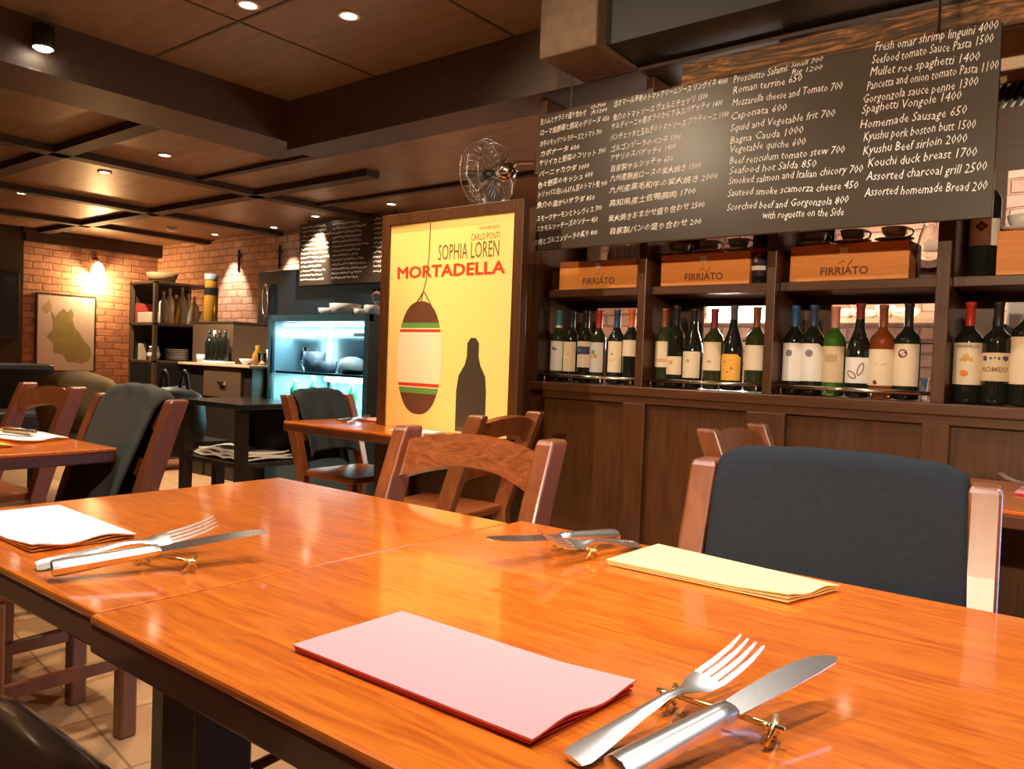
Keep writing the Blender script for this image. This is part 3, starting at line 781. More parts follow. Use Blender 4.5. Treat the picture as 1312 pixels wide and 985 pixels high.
def bottle(desc, kind, pos, r, glass, cap, lab, z0, z1, marks=(), half=1.25, zb=.957, group='wine bottles on the shelves', cap_len=.062, band=None, cut=False):
    """pos: top of the neck; marks: (colour, polygon or text) in label coordinates (x along, y up from the label centre)"""
    x, y, zt = pos
    if zb < 1.0:
        for i_ in range(5):
            if posts[i_][0] < x < posts[i_ + 1][0]: x = min(max(x, posts[i_][1] + r + .003), posts[i_ + 1][0] - r - .003)
    H_ = zt - zb
    t = thing('wine_bottle', desc, 'wine bottle', (x, y, zb), 0, group)
    rn = .0142
    if kind == 'bordeaux':
        pr = [(0, .004), (r * .7, .0), (r * .96, .003), (r, .012), (r, H_ * .60), (r * .97, H_ * .635), (r * .85, H_ * .67), (r * .62, H_ * .70), (rn * 1.25, H_ * .735), (rn, H_ * .77), (rn * .95, H_ * .965), (rn * 1.12, H_ * .967), (rn * 1.12, H_ * .995), (0, H_)]
    else:
        pr = [(0, .004), (r * .7, .0), (r * .97, .003), (r, .012), (r, H_ * .42), (r * .97, H_ * .50), (r * .84, H_ * .58), (r * .63, H_ * .66), (r * .44, H_ * .73), (rn * 1.1, H_ * .81), (rn, H_ * .86), (rn * .97, H_ * .965), (rn * 1.15, H_ * .967), (rn * 1.15, H_ * .995), (0, H_)]
    obj('glass_body', G().lathe(pr, 28), glass, t, smooth=True)
    c0 = H_ - cap_len - .022
    cp = obj('capsule', G().lathe([(rn + .0006 + (.002 if kind != 'bordeaux' else .0), c0), (rn + .0008, c0 + .02), (rn + .0006, H_ * .963), (rn * 1.12 + .0008, H_ * .967), (rn * 1.12 + .0008, H_ + .0006), (0, H_ + .001)], 20), CAP[cap], t, smooth=True)
    if band:
        obj('capsule_band', G().lathe([(rn + .0015, c0), (rn + .0016, c0 + .014)], 20), CAP[band], cp, smooth=True)
    rl = r + .0006
    zc = (z0 + z1) / 2 - zb
    hh = (z1 - z0) / 2
    def cyl(px, py, e=0.0):
        a = px / rl
        return ((rl + e) * math.sin(a), -(rl + e) * math.cos(a), zc + py)
    def lf(u, v):
        a = (u * 2 - 1) * half
        top = hh - (max(0, abs(a) - half * .62) * .03 if cut else 0)
        return cyl(a * rl, -hh + (top + hh) * v)
    lb = obj('label', G().grid(lf, 20, 3), LAB[lab], t, smooth=True, fix=False)
    for ink, shape in marks:
        g = G()
        if isinstance(shape, str):
            s_ = shape.split('|')
            g.text(s_[0], lambda a, b: cyl(a, b + float(s_[2]), .0007), size=float(s_[1]), align='CENTER', bold=.0003)
        elif len(shape) and shape[0] == 'line':
            g.ribbon(shape[2], shape[1], lambda a, b: cyl(a, b, .0007))
        else:
            fb = bmesh.new(); fb.faces.new([fb.verts.new((a, b, 0)) for a, b in shape])
            bmesh.ops.triangulate(fb, faces=fb.faces[:])
            for q in range(-14, 15):
                bmesh.ops.bisect_plane(fb, geom=fb.verts[:] + fb.edges[:] + fb.faces[:], plane_co=(q * .0035, 0, 0), plane_no=(1, 0, 0))
            vm = {v: g.bm.verts.new(cyl(v.co.x, v.co.y, .0007)) for v in fb.verts}
            for fc in fb.faces: g.bm.faces.new([vm[v] for v in fc.verts])
            fb.free()
        obj('label_print', g, INK[ink] if ink in INK else LAB[ink], lb)
    return t
yb, yl = 3.06, 3.02
def loop(cx, cy, a, b, rot, n=28):
    return [(cx + a * math.cos(t_) * math.cos(rot) - b * math.sin(t_) * abs(math.sin(t_)) ** .3 * math.sin(rot), cy + a * math.cos(t_) * math.sin(rot) + b * math.sin(t_) * abs(math.sin(t_)) ** .3 * math.cos(rot)) for t_ in [2 * math.pi * k / n for k in range(n + 1)]]
B = bottle
def lines(n, w, dy, y0, lw=.0014):
    return [('sepia', ['line', lw, [(-w * (1 - .25 * (k % 2)), y0 - k * dy), (w * (1 - .25 * (k % 2)), y0 - k * dy)]]) for k in range(n)]
def leafy(cx, cy, s, k=7, rr=random.Random(3)):
    return [(cx + s * (.6 + .5 * rr.random()) * math.cos(6.283 * i / k), cy + s * (.6 + .5 * rr.random()) * math.sin(6.283 * i / k)) for i in range(k)]
# first bay
B('wine bottle with teal neck and blue bird label, first at the left of the shelf', 'bordeaux', (-2.173, 3.060, 1.288), .035, M['g_olive'], 'teal', 'white', (-2.158, 3.020, 1.007)[2], (-2.165, 3.020, 1.144)[2], [('blue', leafy(-.004, .035, .011)), ('blue', leafy(.009, .03, .007))] + lines(2, .014, .008, -.03), band='white')
B('black-necked wine bottle with pale yellow flowers on its label, leftmost bay', 'bordeaux', (-2.087, 3.060, 1.287), .035, M['g_black'], 'black', 'cream', (-2.074, 3.020, 1.006)[2], (-2.080, 3.020, 1.142)[2], [('gold', leafy(-.008, .03, .005)), ('gold', leafy(.008, .01, .006)), ('gold', leafy(-.005, -.015, .006)), ('gold', leafy(.01, -.035, .005))])
B('wine bottle with a label half navy and half cream, leftmost bay', 'bordeaux', (-2.009, 3.060, 1.286), .035, M['g_black'], 'black', 'cream', (-1.997, 3.020, 1.027)[2], (-2.002, 3.020, 1.145)[2], [('navy', rect(-.042, .0, .042, .0355)), ('gold', leafy(-.008, .018, .009, 9))])
B('red-necked green wine bottle with teal and yellow leaves on its label', 'bordeaux', (-1.939, 3.060, 1.285), .035, M['g_olive'], 'red', 'white', (-1.920, 3.020, 1.007)[2], (-1.926, 3.020, 1.141)[2], [('teal', leafy(-.006, .022, .013)), ('gold', leafy(.008, .006, .013)), ('orange', leafy(-.012, .002, .008))])
B('navy-necked wine bottle with tiny dark emblem on its label, leftmost bay', 'bordeaux', (-1.844, 3.060, 1.287), .036, M['g_black'], 'navy', 'cream', (-1.826, 3.020, 1.010)[2], (-1.832, 3.020, 1.147)[2], [('brown', leafy(0, .012, .006)), ('gold', ['line', .003, [(-.016, -.018), (-.006, -.012), (.004, -.018), (.016, -.010)]])])
B('orange-necked wine bottle half hidden by the upright, last in the leftmost bay', 'bordeaux', (-1.770, 3.060, 1.290), .036, M['g_black'], 'orange', 'cream', (-1.758, 3.020, 1.083)[2], (-1.761, 3.020, 1.153)[2], lines(2, .014, .009, .012))
# second bay
B('wine bottle with cream label shading to rose at its foot, first in second bay', 'bordeaux', (-1.636, 3.060, 1.290), .0365, M['g_olive'], 'brown', 'cream', (-1.621, 3.020, 1.041)[2], (-1.626, 3.020, 1.150)[2], [('rose', [(-.046, -.034), (.046, -.034), (.046, -.026), (.01, -.016), (-.02, -.022), (-.046, -.010)])])
B('wine bottle with tall black neck and gold square on its short label, second bay', 'bordeaux', (-1.554, 3.060, 1.303), .0365, M['g_black'], 'black', 'cream', (-1.543, 3.020, 1.012)[2], (-1.547, 3.020, 1.088)[2], [('gold', rect(-.009, .004, .007, .020)), ('brown', ['line', .004, [(-.022, -.007), (.022, -.007)]])], cap_len=.08)
B('sloping-shouldered bottle with a white neck band and low cream label, third in the second bay', 'burgundy', (-1.474, 3.060, 1.288), .040, M['g_black'], 'black', 'cream', (-1.458, 3.020, 1.001)[2], (-1.464, 3.020, 1.110)[2], [('sepia', leafy(-.003, .016, .010))] + lines(1, .024, .01, -.005), band='white')
B('wine bottle with wine-red neck and small oval on its cream label, second bay', 'bordeaux', (-1.384, 3.060, 1.286), .040, M['g_olive'], 'wine', 'cream', (-1.377, 3.020, 1.035)[2], (-1.382, 3.020, 1.150)[2], [('sepia', disc(.011, cy=-.022, sy=.45))] + lines(1, .018, .01, .022, .004))
B('sloping-shouldered bottle with a bright yellow flowery label, fifth in the second bay', 'burgundy', (-1.301, 3.060, 1.299), .042, M['g_black'], 'grey', 'yellow', (-1.288, 3.020, 0.998)[2], (-1.293, 3.020, 1.103)[2], [('brown', leafy(-.015, .022, .005)), ('gold', leafy(.006, .026, .006)), ('brown', leafy(.014, -.004, .005)), ('gold', leafy(-.02, -.012, .007)), ('brown', leafy(.0, -.02, .005)), ('pale', leafy(.022, -.018, .004))], cut=True)
B('wine bottle with brown neck and plain cream label, last in the second bay', 'bordeaux', (-1.206, 3.060, 1.291), .041, M['g_olive'], 'brown', 'cream', (-1.195, 3.020, 1.042)[2], (-1.199, 3.020, 1.140)[2], [('sepia', ['line', .006, [(-.022, .012), (.022, .012)]])] + lines(2, .02, .01, -.008))
# third bay
def star(cx, cy, r1, r2, k=8):
    return [(cx + (r1 if i % 2 == 0 else r2) * math.cos(math.pi * i / k), cy + (r1 if i % 2 == 0 else r2) * math.sin(math.pi * i / k)) for i in range(2 * k)]
B('blue-necked wine bottle with grey disc on a straight white label, first in third bay', 'bordeaux', (-1.066, 3.060, 1.294), .040, M['g_black'], 'blue', 'white', (-1.052, 3.020, 1.007)[2], (-1.059, 3.020, 1.151)[2], [('grey', disc(.013, cx=-.006, cy=.034))] + lines(3, .016, .018, -.004))
B('navy-necked wine bottle with grey disc on a corner-cut white label, third bay', 'bordeaux', (-0.985, 3.060, 1.295), .042, M['g_black'], 'navy', 'white', (-0.971, 3.020, 1.009)[2], (-0.978, 3.020, 1.150)[2], [('grey', disc(.014, cx=0, cy=.034))] + lines(3, .016, .018, -.004), cut=True)
B('clear green wine bottle with pinkish neck and beige sketched label, in the third bay', 'bordeaux', (-0.906, 3.060, 1.288), .041, M['g_green'], 'pinkish', 'beige', (-0.893, 3.020, 1.008)[2], (-0.899, 3.020, 1.141)[2], [('sepia', rect(-.024, .008, .022, .036)), ('grey', ['line', .0015, [(-.022, .012), (-.01, .028), (.0, .016), (.012, .032), (.02, .02)]])] + lines(4, .022, .010, -.006))
B('black sloping-shouldered bottle with two brown leaf outlines on a white label, in the third bay', 'burgundy', (-0.819, 3.060, 1.299), .043, M['g_black'], 'wine', 'white', (-0.807, 3.020, 1.009)[2], (-0.811, 3.020, 1.102)[2], [('brown', ['line', .0042, loop(-.012, -.016, .019, .0095, -.62)]), ('brown', ['line', .0042, loop(.019, .004, .023, .0085, 1.25)])])
B('amber wine bottle with a dark blot at the foot of its cream label', 'bordeaux', (-0.740, 3.060, 1.292), .043, M['g_amber'], 'brown', 'cream', (-0.725, 3.020, 1.004)[2], (-0.731, 3.020, 1.133)[2], [('wine', leafy(-.010, -.054, .010, 8)), ('sepia', ['line', .003, [(-.02, .034), (.022, .038)]]), ('gold', ['line', .004, [(-.028, .008), (-.01, .014), (.012, .008), (.026, .014)]])] + lines(2, .02, .012, -.018))
B('black wine bottle with a dark red rosette on its cream label', 'bordeaux', (-0.657, 3.060, 1.296), .043, M['g_black'], 'black', 'cream', (-0.644, 3.020, 1.006)[2], (-0.651, 3.020, 1.153)[2], [('wine', disc(.0155, cx=-.006, cy=.040)), ('pale', star(-.006, .040, .011, .004)), ('sepia', ['line', .0022, [(-.016, -.012), (.018, -.012)]])] + lines(2, .024, .012, -.034))
# fourth bay
B('red-necked wine bottle with gold sun and orange disc on its cream label', 'bordeaux', (-0.476, 3.060, 1.298), .044, M['g_black'], 'red', 'cream', (-0.467, 3.020, 1.020)[2], (-0.474, 3.020, 1.160)[2], [('brown', 'TIGNANELLO|.0122|.054'), ('gold', leafy(0, .020, .014, 11)), ('gold', leafy(-.014, .014, .008, 9)), ('gold', leafy(.015, .014, .008, 9)), ('orange', disc(.0135, cx=-.004, cy=-.032, sy=.8)), ('sepia', ['line', .002, [(-.012, -.060), (.010, -.060)]])], zb=.957)
B('dark wine bottle with blue ornaments on its beige label, in the right-hand bay', 'bordeaux', (-0.385, 3.060, 1.297), .044, M['g_black'], 'black', 'beige', (-0.379, 3.020, 1.035)[2], (-0.383, 3.020, 1.128)[2], [('navy', leafy(-.032, .028, .011, 9)), ('navy', leafy(.032, .028, .011, 9)), ('navy', leafy(-.012, .028, .005)), ('navy', leafy(.012, .028, .005)), ('navy', disc(.003, cx=0, cy=.030)), ('brown', 'ROMEO|.023|-.016')])
B('large wine bottle with tall cream label at the right edge of the picture', 'bordeaux', (-0.301, 3.060, 1.334), .048, M['g_black'], 'black', 'cream', (-0.292, 3.020, 1.028)[2], (-0.299, 3.020, 1.181)[2], lines(3, .02, .014, -.02))
# bottles standing on the upper shelf
B('bottle with dark red-banded label on the upper shelf, right of the second crate', 'bordeaux', ((-1.209, 3.070, 1.545)[0], 3.07, 1.70), .030, M['g_black'], 'black', 'dark', (-1.191, 3.040, 1.412)[2], (-1.198, 3.040, 1.544)[2], [('red', rect(-.036, .03, .036, .041)), ('red', disc(.009, cx=.006, cy=.014)), ('pale', rect(-.036, -.043, .036, -.026)), ('sepia', rect(-.014, -.012, .002, .01))], zb=1.381)
B('large dark bottle with red diamond on white label, upper shelf at the right', 'bordeaux', ((-0.440, 3.070, 1.497)[0], 3.07, 1.79), .046, M['g_black'], 'black', 'white', (-0.436, 3.030, 1.482)[2], (-0.440, 3.030, 1.571)[2], [('wine', [(-.004, .037), (.016, .019), (-.004, .001), (-.024, .019)]), ('pale', [(-.004, .026), (.005, .019), (-.004, .012), (-.013, .019)])] + lines(2, .03, .009, -.016, .0012), zb=1.381)

# ---- wine crates with their lettering, cups and saucers
ZS = 1.3805
def crate(label, a, b, h, depth=.17, y=3.03, letters=True, lid=.028, cxo=0.0):
    """a, b: x range of the front"""
    t = thing('wine_crate', label, 'crate', ((a + b) / 2, y, ZS), 0, 'wooden wine crates')
    w = b - a
    obj('crate_body', G().box((0, depth / 2, (h - lid) / 2), (w, depth, h - lid)), M['box_wood'], t, bevel=0.002)
    obj('lid', G().box((0, depth / 2, h - lid / 2), (w, depth, lid - .002)), M['box_wood_lid'], t, bevel=0.002)
    if letters:
        f = lambda p, q: (p + cxo, -.0008, q + h * .17)
        g = G().text('FIRRIATO', f, size=.040, align='CENTER', bold=.0010)
        obj('printed_name', g, M['crate_print'], t)
        k = G().ribbon([(-.018, .0), (-.006, .012), (.004, .006)], .003, lambda p, q: (p + cxo, -.0008, q + h * .45)).ribbon([(.012, -.008), (.022, .004), (.03, .016)], .0035, lambda p, q: (p + cxo, -.0008, q + h * .45))
        obj('printed_mark', k, M['crate_print'], t)
        obj('clasp', G().box((cxo - .002, -.003, h - lid + .003), (.028, .005, .026)), M['smoke_white'], t, bevel=0.002)
    dv = G()
    for k in range(5):
        dv.box((w / 2 + .0004, .008, .01 + k * (h - .02) / 5 + .006), (.001, .014, .010))
    obj('dovetail', dv, M['box_wood_lid'], t)
    return t
h1 = (-1.950, 3.030, 1.510)[2] - ZS
crate('lettered orange wooden wine crate on the upper shelf of the leftmost bay', (-2.147, 3.030, 1.431)[0], (-1.739, 3.030, 1.417)[0], h1, cxo=.01)
crate('lettered orange wooden wine crate in the second bay, carrying cups', (-1.622, 3.030, 1.455)[0], (-1.234, 3.030, 1.438)[0], h1 + .004)
crate('lettered orange wooden wine crate in the third bay, carrying cups', (-1.075, 3.030, 1.457)[0], (-0.660, 3.030, 1.437)[0], h1 + .008, cxo=-.01)
crate('plain orange wooden crate on the upper shelf at the right edge', (-0.398, 3.030, 1.457)[0], (-0.398, 3.030, 1.457)[0] + .42, h1 + .018, letters=False, lid=.0021)

def cup(label, x, z, m, y=3.11, s=1.0, saucer=True):
    t = thing('coffee_cup', label, 'cup', (x, y, z), 0, 'cups and saucers on the crates')
    z0 = 0.0
    if saucer:
        obj('saucer', G().lathe([(0, .002), (.028 * s, .0), (.045 * s, .007), (.066 * s, .014), (.066 * s, .0165), (.044 * s, .010), (0, .006)], 28), M['white_china'], t, smooth=True)
        z0 = .0065
    obj('bowl', G().lathe([(0, z0), (.020 * s, z0), (.026 * s, z0 + .006), (.040 * s, z0 + .028), (.045 * s, z0 + .050), (.0425 * s, z0 + .050), (.036 * s, z0 + .026), (0, z0 + .008)], 28), m, t, smooth=True)
    hp = [(.042 * s + .020 * math.sin(a), 0, z0 + .030 + .015 * math.cos(a)) for a in [k * math.pi / 8 for k in range(9)]]
    obj('handle', G().tube(hp, .0035, 8), m, t, smooth=True)
    return t
ct = ZS + h1 + .0045
cup('blue-grey cup on a saucer at the left of the second crate', (-1.579, 3.110, 1.549)[0], ct, M['grey_china'])
cup('blue-grey cup on a saucer at the middle of the second crate', (-1.445, 3.110, 1.549)[0], ct, M['grey_china'])
cup('blue-grey cup on a saucer at the right of the second crate', (-1.315, 3.110, 1.549)[0], ct, M['grey_china'])
cup('upturned-looking pale blue cup at the left of the third crate', (-1.014, 3.110, 1.547)[0], ct + .004, M['grey_china'])
cup('patterned dark cup on a saucer at the middle of the third crate', (-0.873, 3.110, 1.549)[0], ct + .004, M['grey_china'])
cup('white and dark cup on a saucer at the right of the third crate', (-0.730, 3.110, 1.550)[0], ct + .004, M['white_china'])
cup('white cup on the plain crate at the right edge', (-0.339, 3.110, 1.555)[0], ct + .014, M['white_china'])
# glass jar at the right of the third crate
t = thing('glass_jug', 'tall ribbed glass jug at the right end of the third bay upper shelf', 'jug', ((-0.621, 3.140, 1.448)[0], 3.14, ZS))
obj('body', G().lathe([(0, .002), (.036, 0), (.040, .006), (.041, .12), (.034, .16), (.022, .20), (.026, .235), (.024, .235), (.019, .20), (.031, .16), (.038, .12), (.037, .01), (0, .008)], 16), M['glass'], t, smooth=True)
# folded patterned cloths behind crate one and two
for i, (px, w) in enumerate((((-1.962, 3.220, 1.567)[0], .10), ((-1.875, 3.220, 1.562)[0], .07))):
    g = G()
    for k in range(5):
        g.box((-w / 2 + w * (k + .5) / 5, 0, .11 + .012 * (k % 2)), (w / 5 * .9, .05, .22 + .024 * (k % 2)), Matrix.Rotation(R(14), 4, 'Y'))
    tag(obj('rolled_menu', g, M['white_china'], loc=(px, 3.22, ZS), bevel=.004), ['white bundle of rolled papers behind the first crate, the left one', 'white bundle of rolled papers behind the first crate, next to the upright'][i], 'papers')

# ------------------------------------------------------------------ large blackboard
YBD = 2.75
bx0, bx1, bz0, bz1 = -2.085, -.378, 1.524, 2.103
bd = thing('menu_blackboard', 'large blackboard menu in white chalk hanging over the wine shelves', 'blackboard', ((bx0 + bx1) / 2, YBD, bz0))
obj('board', G().span((bx0, YBD, bz0), (bx1, YBD + .018, bz1)), M['black_board'], bd, world=True, bevel=.002)
for xx in (-1.93, -.55):
    obj('hook', G().tube([(xx, YBD + .01, bz1), (xx, YBD + .01, bz1 + .15)], .004, 6), M['black'], bd, world=True)
rt = random.Random(11)
def chalk_lines(rows, size, g, bold=.0004, shear=.12):
    for row_ in rows:
        s_, a, b = row_[:3]
        a, b = Vector((a[0], a[2])), Vector((b[0], b[2]))
        d = b - a; L = d.length; u = d.normalized(); v = Vector((-u.y, u.x))
        ph = rt.uniform(0, 6)
        def f(x, y):
            p = a + u * x + v * (y + .0016 * math.sin(x * 38 + ph) + .0010 * math.sin(x * 97 + ph))
            return (p.x, YBD - .0012, p.y)
        g.text(s_, f, size=size, bold=bold, shear=shear, width=L, res=1)
    return g
c1 = [('生ハムとサラミの盛り合わせ', (-2.080, 2.750, 2.062), (-1.844, 2.750, 2.067)), ('小700', (-1.825, 2.750, 2.086), (-1.752, 2.750, 2.086), .021), ('大1200', (-1.824, 2.750, 2.062), (-1.744, 2.750, 2.063), .021), ('ローマ風豚頭と豚足のテリーヌ 650', (-2.080, 2.750, 2.016), (-1.732, 2.750, 2.025)),
      ('水牛のモッツァレラチーズとトマト 700', (-2.078, 2.750, 1.969), (-1.766, 2.750, 1.974)), ('カポナータ 600', (-2.076, 2.750, 1.926), (-1.872, 2.750, 1.931)), ('ヤリイカと野菜のフリット 700', (-2.079, 2.750, 1.884), (-1.743, 2.750, 1.897)),
      ('バーニャカウダ 1000', (-2.077, 2.750, 1.841), (-1.819, 2.750, 1.846)), ('色々野菜のキッシュ 600', (-2.081, 2.750, 1.792), (-1.800, 2.750, 1.809)), ('トリッパと白いんげん豆のトマト煮 900', (-2.080, 2.750, 1.751), (-1.730, 2.750, 1.767)),
      ('魚介の温かいサラダ 850', (-2.082, 2.750, 1.704), (-1.787, 2.750, 1.714)), ('スモークサーモンとトレヴィス 700', (-2.080, 2.750, 1.647), (-1.751, 2.750, 1.667)), ('スカモルツァチーズのソテー 450', (-2.082, 2.750, 1.602), (-1.768, 2.750, 1.625)), ('牛肉とゴルゴンゾーラの炙り 800', (-2.088, 2.750, 1.545), (-1.767, 2.750, 1.572))]
c2 = [('活オマール海老のトマトクリームソース リングイネ 4000', (-1.715, 2.750, 2.077), (-1.234, 2.750, 2.080)), ('魚介のトマトソース ヴェルミチェッリ 1500', (-1.716, 2.750, 2.019), (-1.309, 2.750, 2.038)), ('サルディーニャ産ボラのからすみスパゲッティ 1400', (-1.723, 2.750, 1.986), (-1.250, 2.750, 2.005)),
      ('パンチェッタと玉ねぎのトマトソース ブカティーニ 1100', (-1.725, 2.750, 1.942), (-1.224, 2.750, 1.960)), ('ゴルゴンゾーラのペンネ 1300', (-1.723, 2.750, 1.899), (-1.411, 2.750, 1.904)), ('アサリのスパゲッティ 1400', (-1.724, 2.750, 1.862), (-1.432, 2.750, 1.870)), ('自家製サルシッチャ 650', (-1.719, 2.750, 1.816), (-1.441, 2.750, 1.828)),
      ('九州産豚肩ロースの炭火焼き 1500', (-1.718, 2.750, 1.778), (-1.324, 2.750, 1.786)), ('九州産黒毛和牛の炭火焼き 2000', (-1.720, 2.750, 1.734), (-1.256, 2.750, 1.738)), ('高知県産土佐鴨胸肉 1700', (-1.719, 2.750, 1.678), (-1.341, 2.750, 1.693)), ('炭火焼きおまかせ盛り合わせ 2500', (-1.719, 2.750, 1.617), (-1.302, 2.750, 1.641)), ('自家製パンの盛り合わせ 200', (-1.712, 2.750, 1.567), (-1.313, 2.750, 1.578))]
c3 = [('Prosciutto Salami:', (-1.213, 2.750, 2.074), (-1.012, 2.750, 2.080)), ('Small 700', (-1.006, 2.750, 2.091), (-0.896, 2.750, 2.091), .024), ('Big 1200', (-1.003, 2.750, 2.068), (-0.897, 2.750, 2.064), .024), ('Roman terrine 650', (-1.214, 2.750, 2.038), (-0.964, 2.750, 2.036)), ('Mozzarella cheese and Tomato 700', (-1.214, 2.750, 1.994), (-0.828, 2.750, 1.986)), ('Caponata 600', (-1.219, 2.750, 1.946), (-1.012, 2.750, 1.947)),
      ('Squid and Vegetable frit 700', (-1.217, 2.750, 1.904), (-0.848, 2.750, 1.899)), ('Bagna Cauda 1000', (-1.217, 2.750, 1.860), (-0.951, 2.750, 1.858)), ('Vegetable quiche 600', (-1.217, 2.750, 1.827), (-0.942, 2.750, 1.817)), ('Beef reticulum tomato stew 700', (-1.215, 2.750, 1.784), (-0.812, 2.750, 1.773)), ('Seafood hot Salda 850', (-1.214, 2.750, 1.748), (-0.902, 2.750, 1.739)),
      ('Smoked salmon and Italian chicory 700', (-1.215, 2.750, 1.711), (-0.751, 2.750, 1.703)), ('Sauteed smoke scamorza cheese 450', (-1.216, 2.750, 1.669), (-0.764, 2.750, 1.650)), ('Scorched beef and Gorgonzola 800', (-1.217, 2.750, 1.619), (-0.792, 2.750, 1.604)), ('with roguette on the Side', (-1.083, 2.750, 1.577), (-0.805, 2.750, 1.567))]
c4 = [('Fresh omar shrimp linguini 4000', (-0.734, 2.750, 2.087), (-0.388, 2.750, 2.080)), ('Seefood tomato Sauce Pasta 1500', (-0.741, 2.750, 2.048), (-0.399, 2.750, 2.043)), ('Mullet roe spaghetti 1400', (-0.746, 2.750, 2.009), (-0.432, 2.750, 2.000)), ('Pancetta and onion tomato Pasta 1100', (-0.753, 2.750, 1.969), (-0.382, 2.750, 1.963)), ('Gorgonzola sauce penne 1300', (-0.764, 2.750, 1.927), (-0.433, 2.750, 1.922)),
      ('Spaghetti Vongole 1400', (-0.765, 2.750, 1.894), (-0.476, 2.750, 1.889)), ('Homemade Sausage 650', (-0.769, 2.750, 1.845), (-0.459, 2.750, 1.842)), ('Kyushu pork boston butt 1500', (-0.756, 2.750, 1.803), (-0.433, 2.750, 1.798)), ('Kyushu Beef sirloin 2000', (-0.756, 2.750, 1.759), (-0.454, 2.750, 1.757)), ('Kouchi duck breast 1700', (-0.739, 2.750, 1.715), (-0.426, 2.750, 1.714)), ('Assorted charcoal grill 2500', (-0.740, 2.750, 1.672), (-0.398, 2.750, 1.664)), ('Assorted homemade Bread 200', (-0.743, 2.750, 1.622), (-0.395, 2.750, 1.608))]
for rows, sz in ((c1, .029), (c2, .030), (c3, .038), (c4, .041)):
    for row in rows:
        obj('chalk_lettering', chalk_lines([row], row[3] if len(row) > 3 else sz, G(), bold=-.0002 if sz > .035 else .0001, shear=.2), M['chalk'], bd, world=True)

# ------------------------------------------------------------------ framed poster standing on the table below the partition
YP = 2.56
px0, px1, pz0, pz1 = -1.0885 * YP, -.7985 * YP, .721, 1.043 + .2385 * YP
ps = thing('framed_poster', 'bright yellow framed poster standing on the table before the partition', 'poster', ((px0 + px1) / 2, YP, .7205))
obj('backing', G().span((px0 - .03, YP + .006, pz0), (px1 + .03, YP + .03, pz1 + .03)), M['bar'], ps, world=True)
fr = G().span((px0 - .05, YP - .012, .7205), (px0, YP + .03, pz1 + .05)).span((px1, YP - .012, .7205), (px1 + .05, YP + .03, pz1 + .05)).span((px0, YP - .012, pz1), (px1, YP + .03, pz1 + .05))
obj('frame', fr, M['bar'], ps, world=True, bevel=.003)
sh = obj('printed_sheet', G().span((px0, YP, pz0), (px1, YP + .006, pz1)), M['poster'], ps, world=True)
PW, PH = px1 - px0, pz1 - pz0
def pm(u, v, e=.0006): return (px0 + u * PW, YP - e, pz0 + v * PH)
def pt(body, u0, u1, v, size, m, nm='printed_title', bold=.0):
    g = G(); s0 = size * PH
    g.text(body, lambda x, y: (px0 + u0 * PW + x, YP - .0006, pz0 + v * PH + y), size=s0, bold=bold, width=(u1 - u0) * PW)
    return sheet_part(nm, g, m)
def sheet_part(nm, g, m):
    o = obj(nm, g, m)
    o.data.transform(Matrix.Translation(-ps.location)); o.parent = sh
    return o
g = G()
for dx_, dy_, e_ in ((-.0035, .0, .0006), (.0, .002, .0008), (.0035, .0, .0010), (.0, -.002, .0012)):
    g.text('MORTADELLA', lambda x, y: (px0 + .065 * PW + x + dx_, YP - e_, pz0 + .735 * PH + y + dy_), size=.080 * PH, width=.87 * PW)
sheet_part('printed_title', g, M['p_red'])
pt('SOPHIA LOREN', .415, .89, .812, .105, M['p_olive'], bold=.0003)
pt('CARLO PONTI', .675, .89, .892, .042, M['p_olive'])
pt('WARNER BROS', .735, .89, .937, .022, M['p_olive'])
# plain stand-in picture: a hanging brown oval with cream middle, and a plain dark rounded post
def ell(cx, cy, rx, ry, n=48, p=2.4):
    out = []
    for k in range(n):
        a = 2 * math.pi * k / n; c_, s_ = math.cos(a), math.sin(a)
        out.append((cx + rx * abs(c_) ** (2 / p) * (1 if c_ > 0 else -1), cy + ry * abs(s_) ** (2 / p) * (1 if s_ > 0 else -1)))
    return out
ecx, ecy, erx, ery = .285, .345, .185, .275
def band(v0, v1):
    pts = []
    def hw(v): return erx * max(0, 1 - abs((v - ecy) / ery) ** 2.4) ** (1 / 2.4) + .002
    N = 8
    pts += [(ecx - hw(v0 + (v1 - v0) * k / N), v0 + (v1 - v0) * k / N) for k in range(N + 1)]
    pts += [(ecx + hw(v1 - (v1 - v0) * k / N), v1 - (v1 - v0) * k / N) for k in range(N + 1)]
    return pts
def shape(nm, poly, m, e):
    return sheet_part(nm, G().poly([pm(u, v, e) for u, v in poly]), m)
shape('printed_oval', ell(ecx, ecy, erx, ery), M['p_brown'], .0006)
shape('printed_band', band(.20, .49), M['p_cream'], .0010)
shape('printed_stripe', band(.49, .515), M['p_green'], .0012)
shape('printed_stripe', band(.470, .484), M['p_red'], .0012)
shape('printed_stripe', band(.206, .222), M['p_red'], .0012)
shape('printed_stripe', band(.172, .198), M['p_green'], .0012)
sheet_part('printed_string', G().ribbon([(.345, .995), (.343, .85), (.325, .72), (.30, .66), (.285, .62)], .0045 / PW, lambda u, v: pm(u, v, .0014)).ribbon([(.30, .66), (.18, .55)], .007, lambda u, v: pm(u, v, .0014)).ribbon([(.31, .665), (.42, .55)], .007, lambda u, v: pm(u, v, .0014)), M['p_brown'])
shape('printed_post', [(.60, .01), (.60, .20), (.615, .27), (.66, .32), (.675, .36), (.675, .42), (.70, .445), (.74, .445), (.765, .42), (.765, .36), (.78, .32), (.82, .27), (.83, .20), (.83, .01)], M['p_black'], .0006)

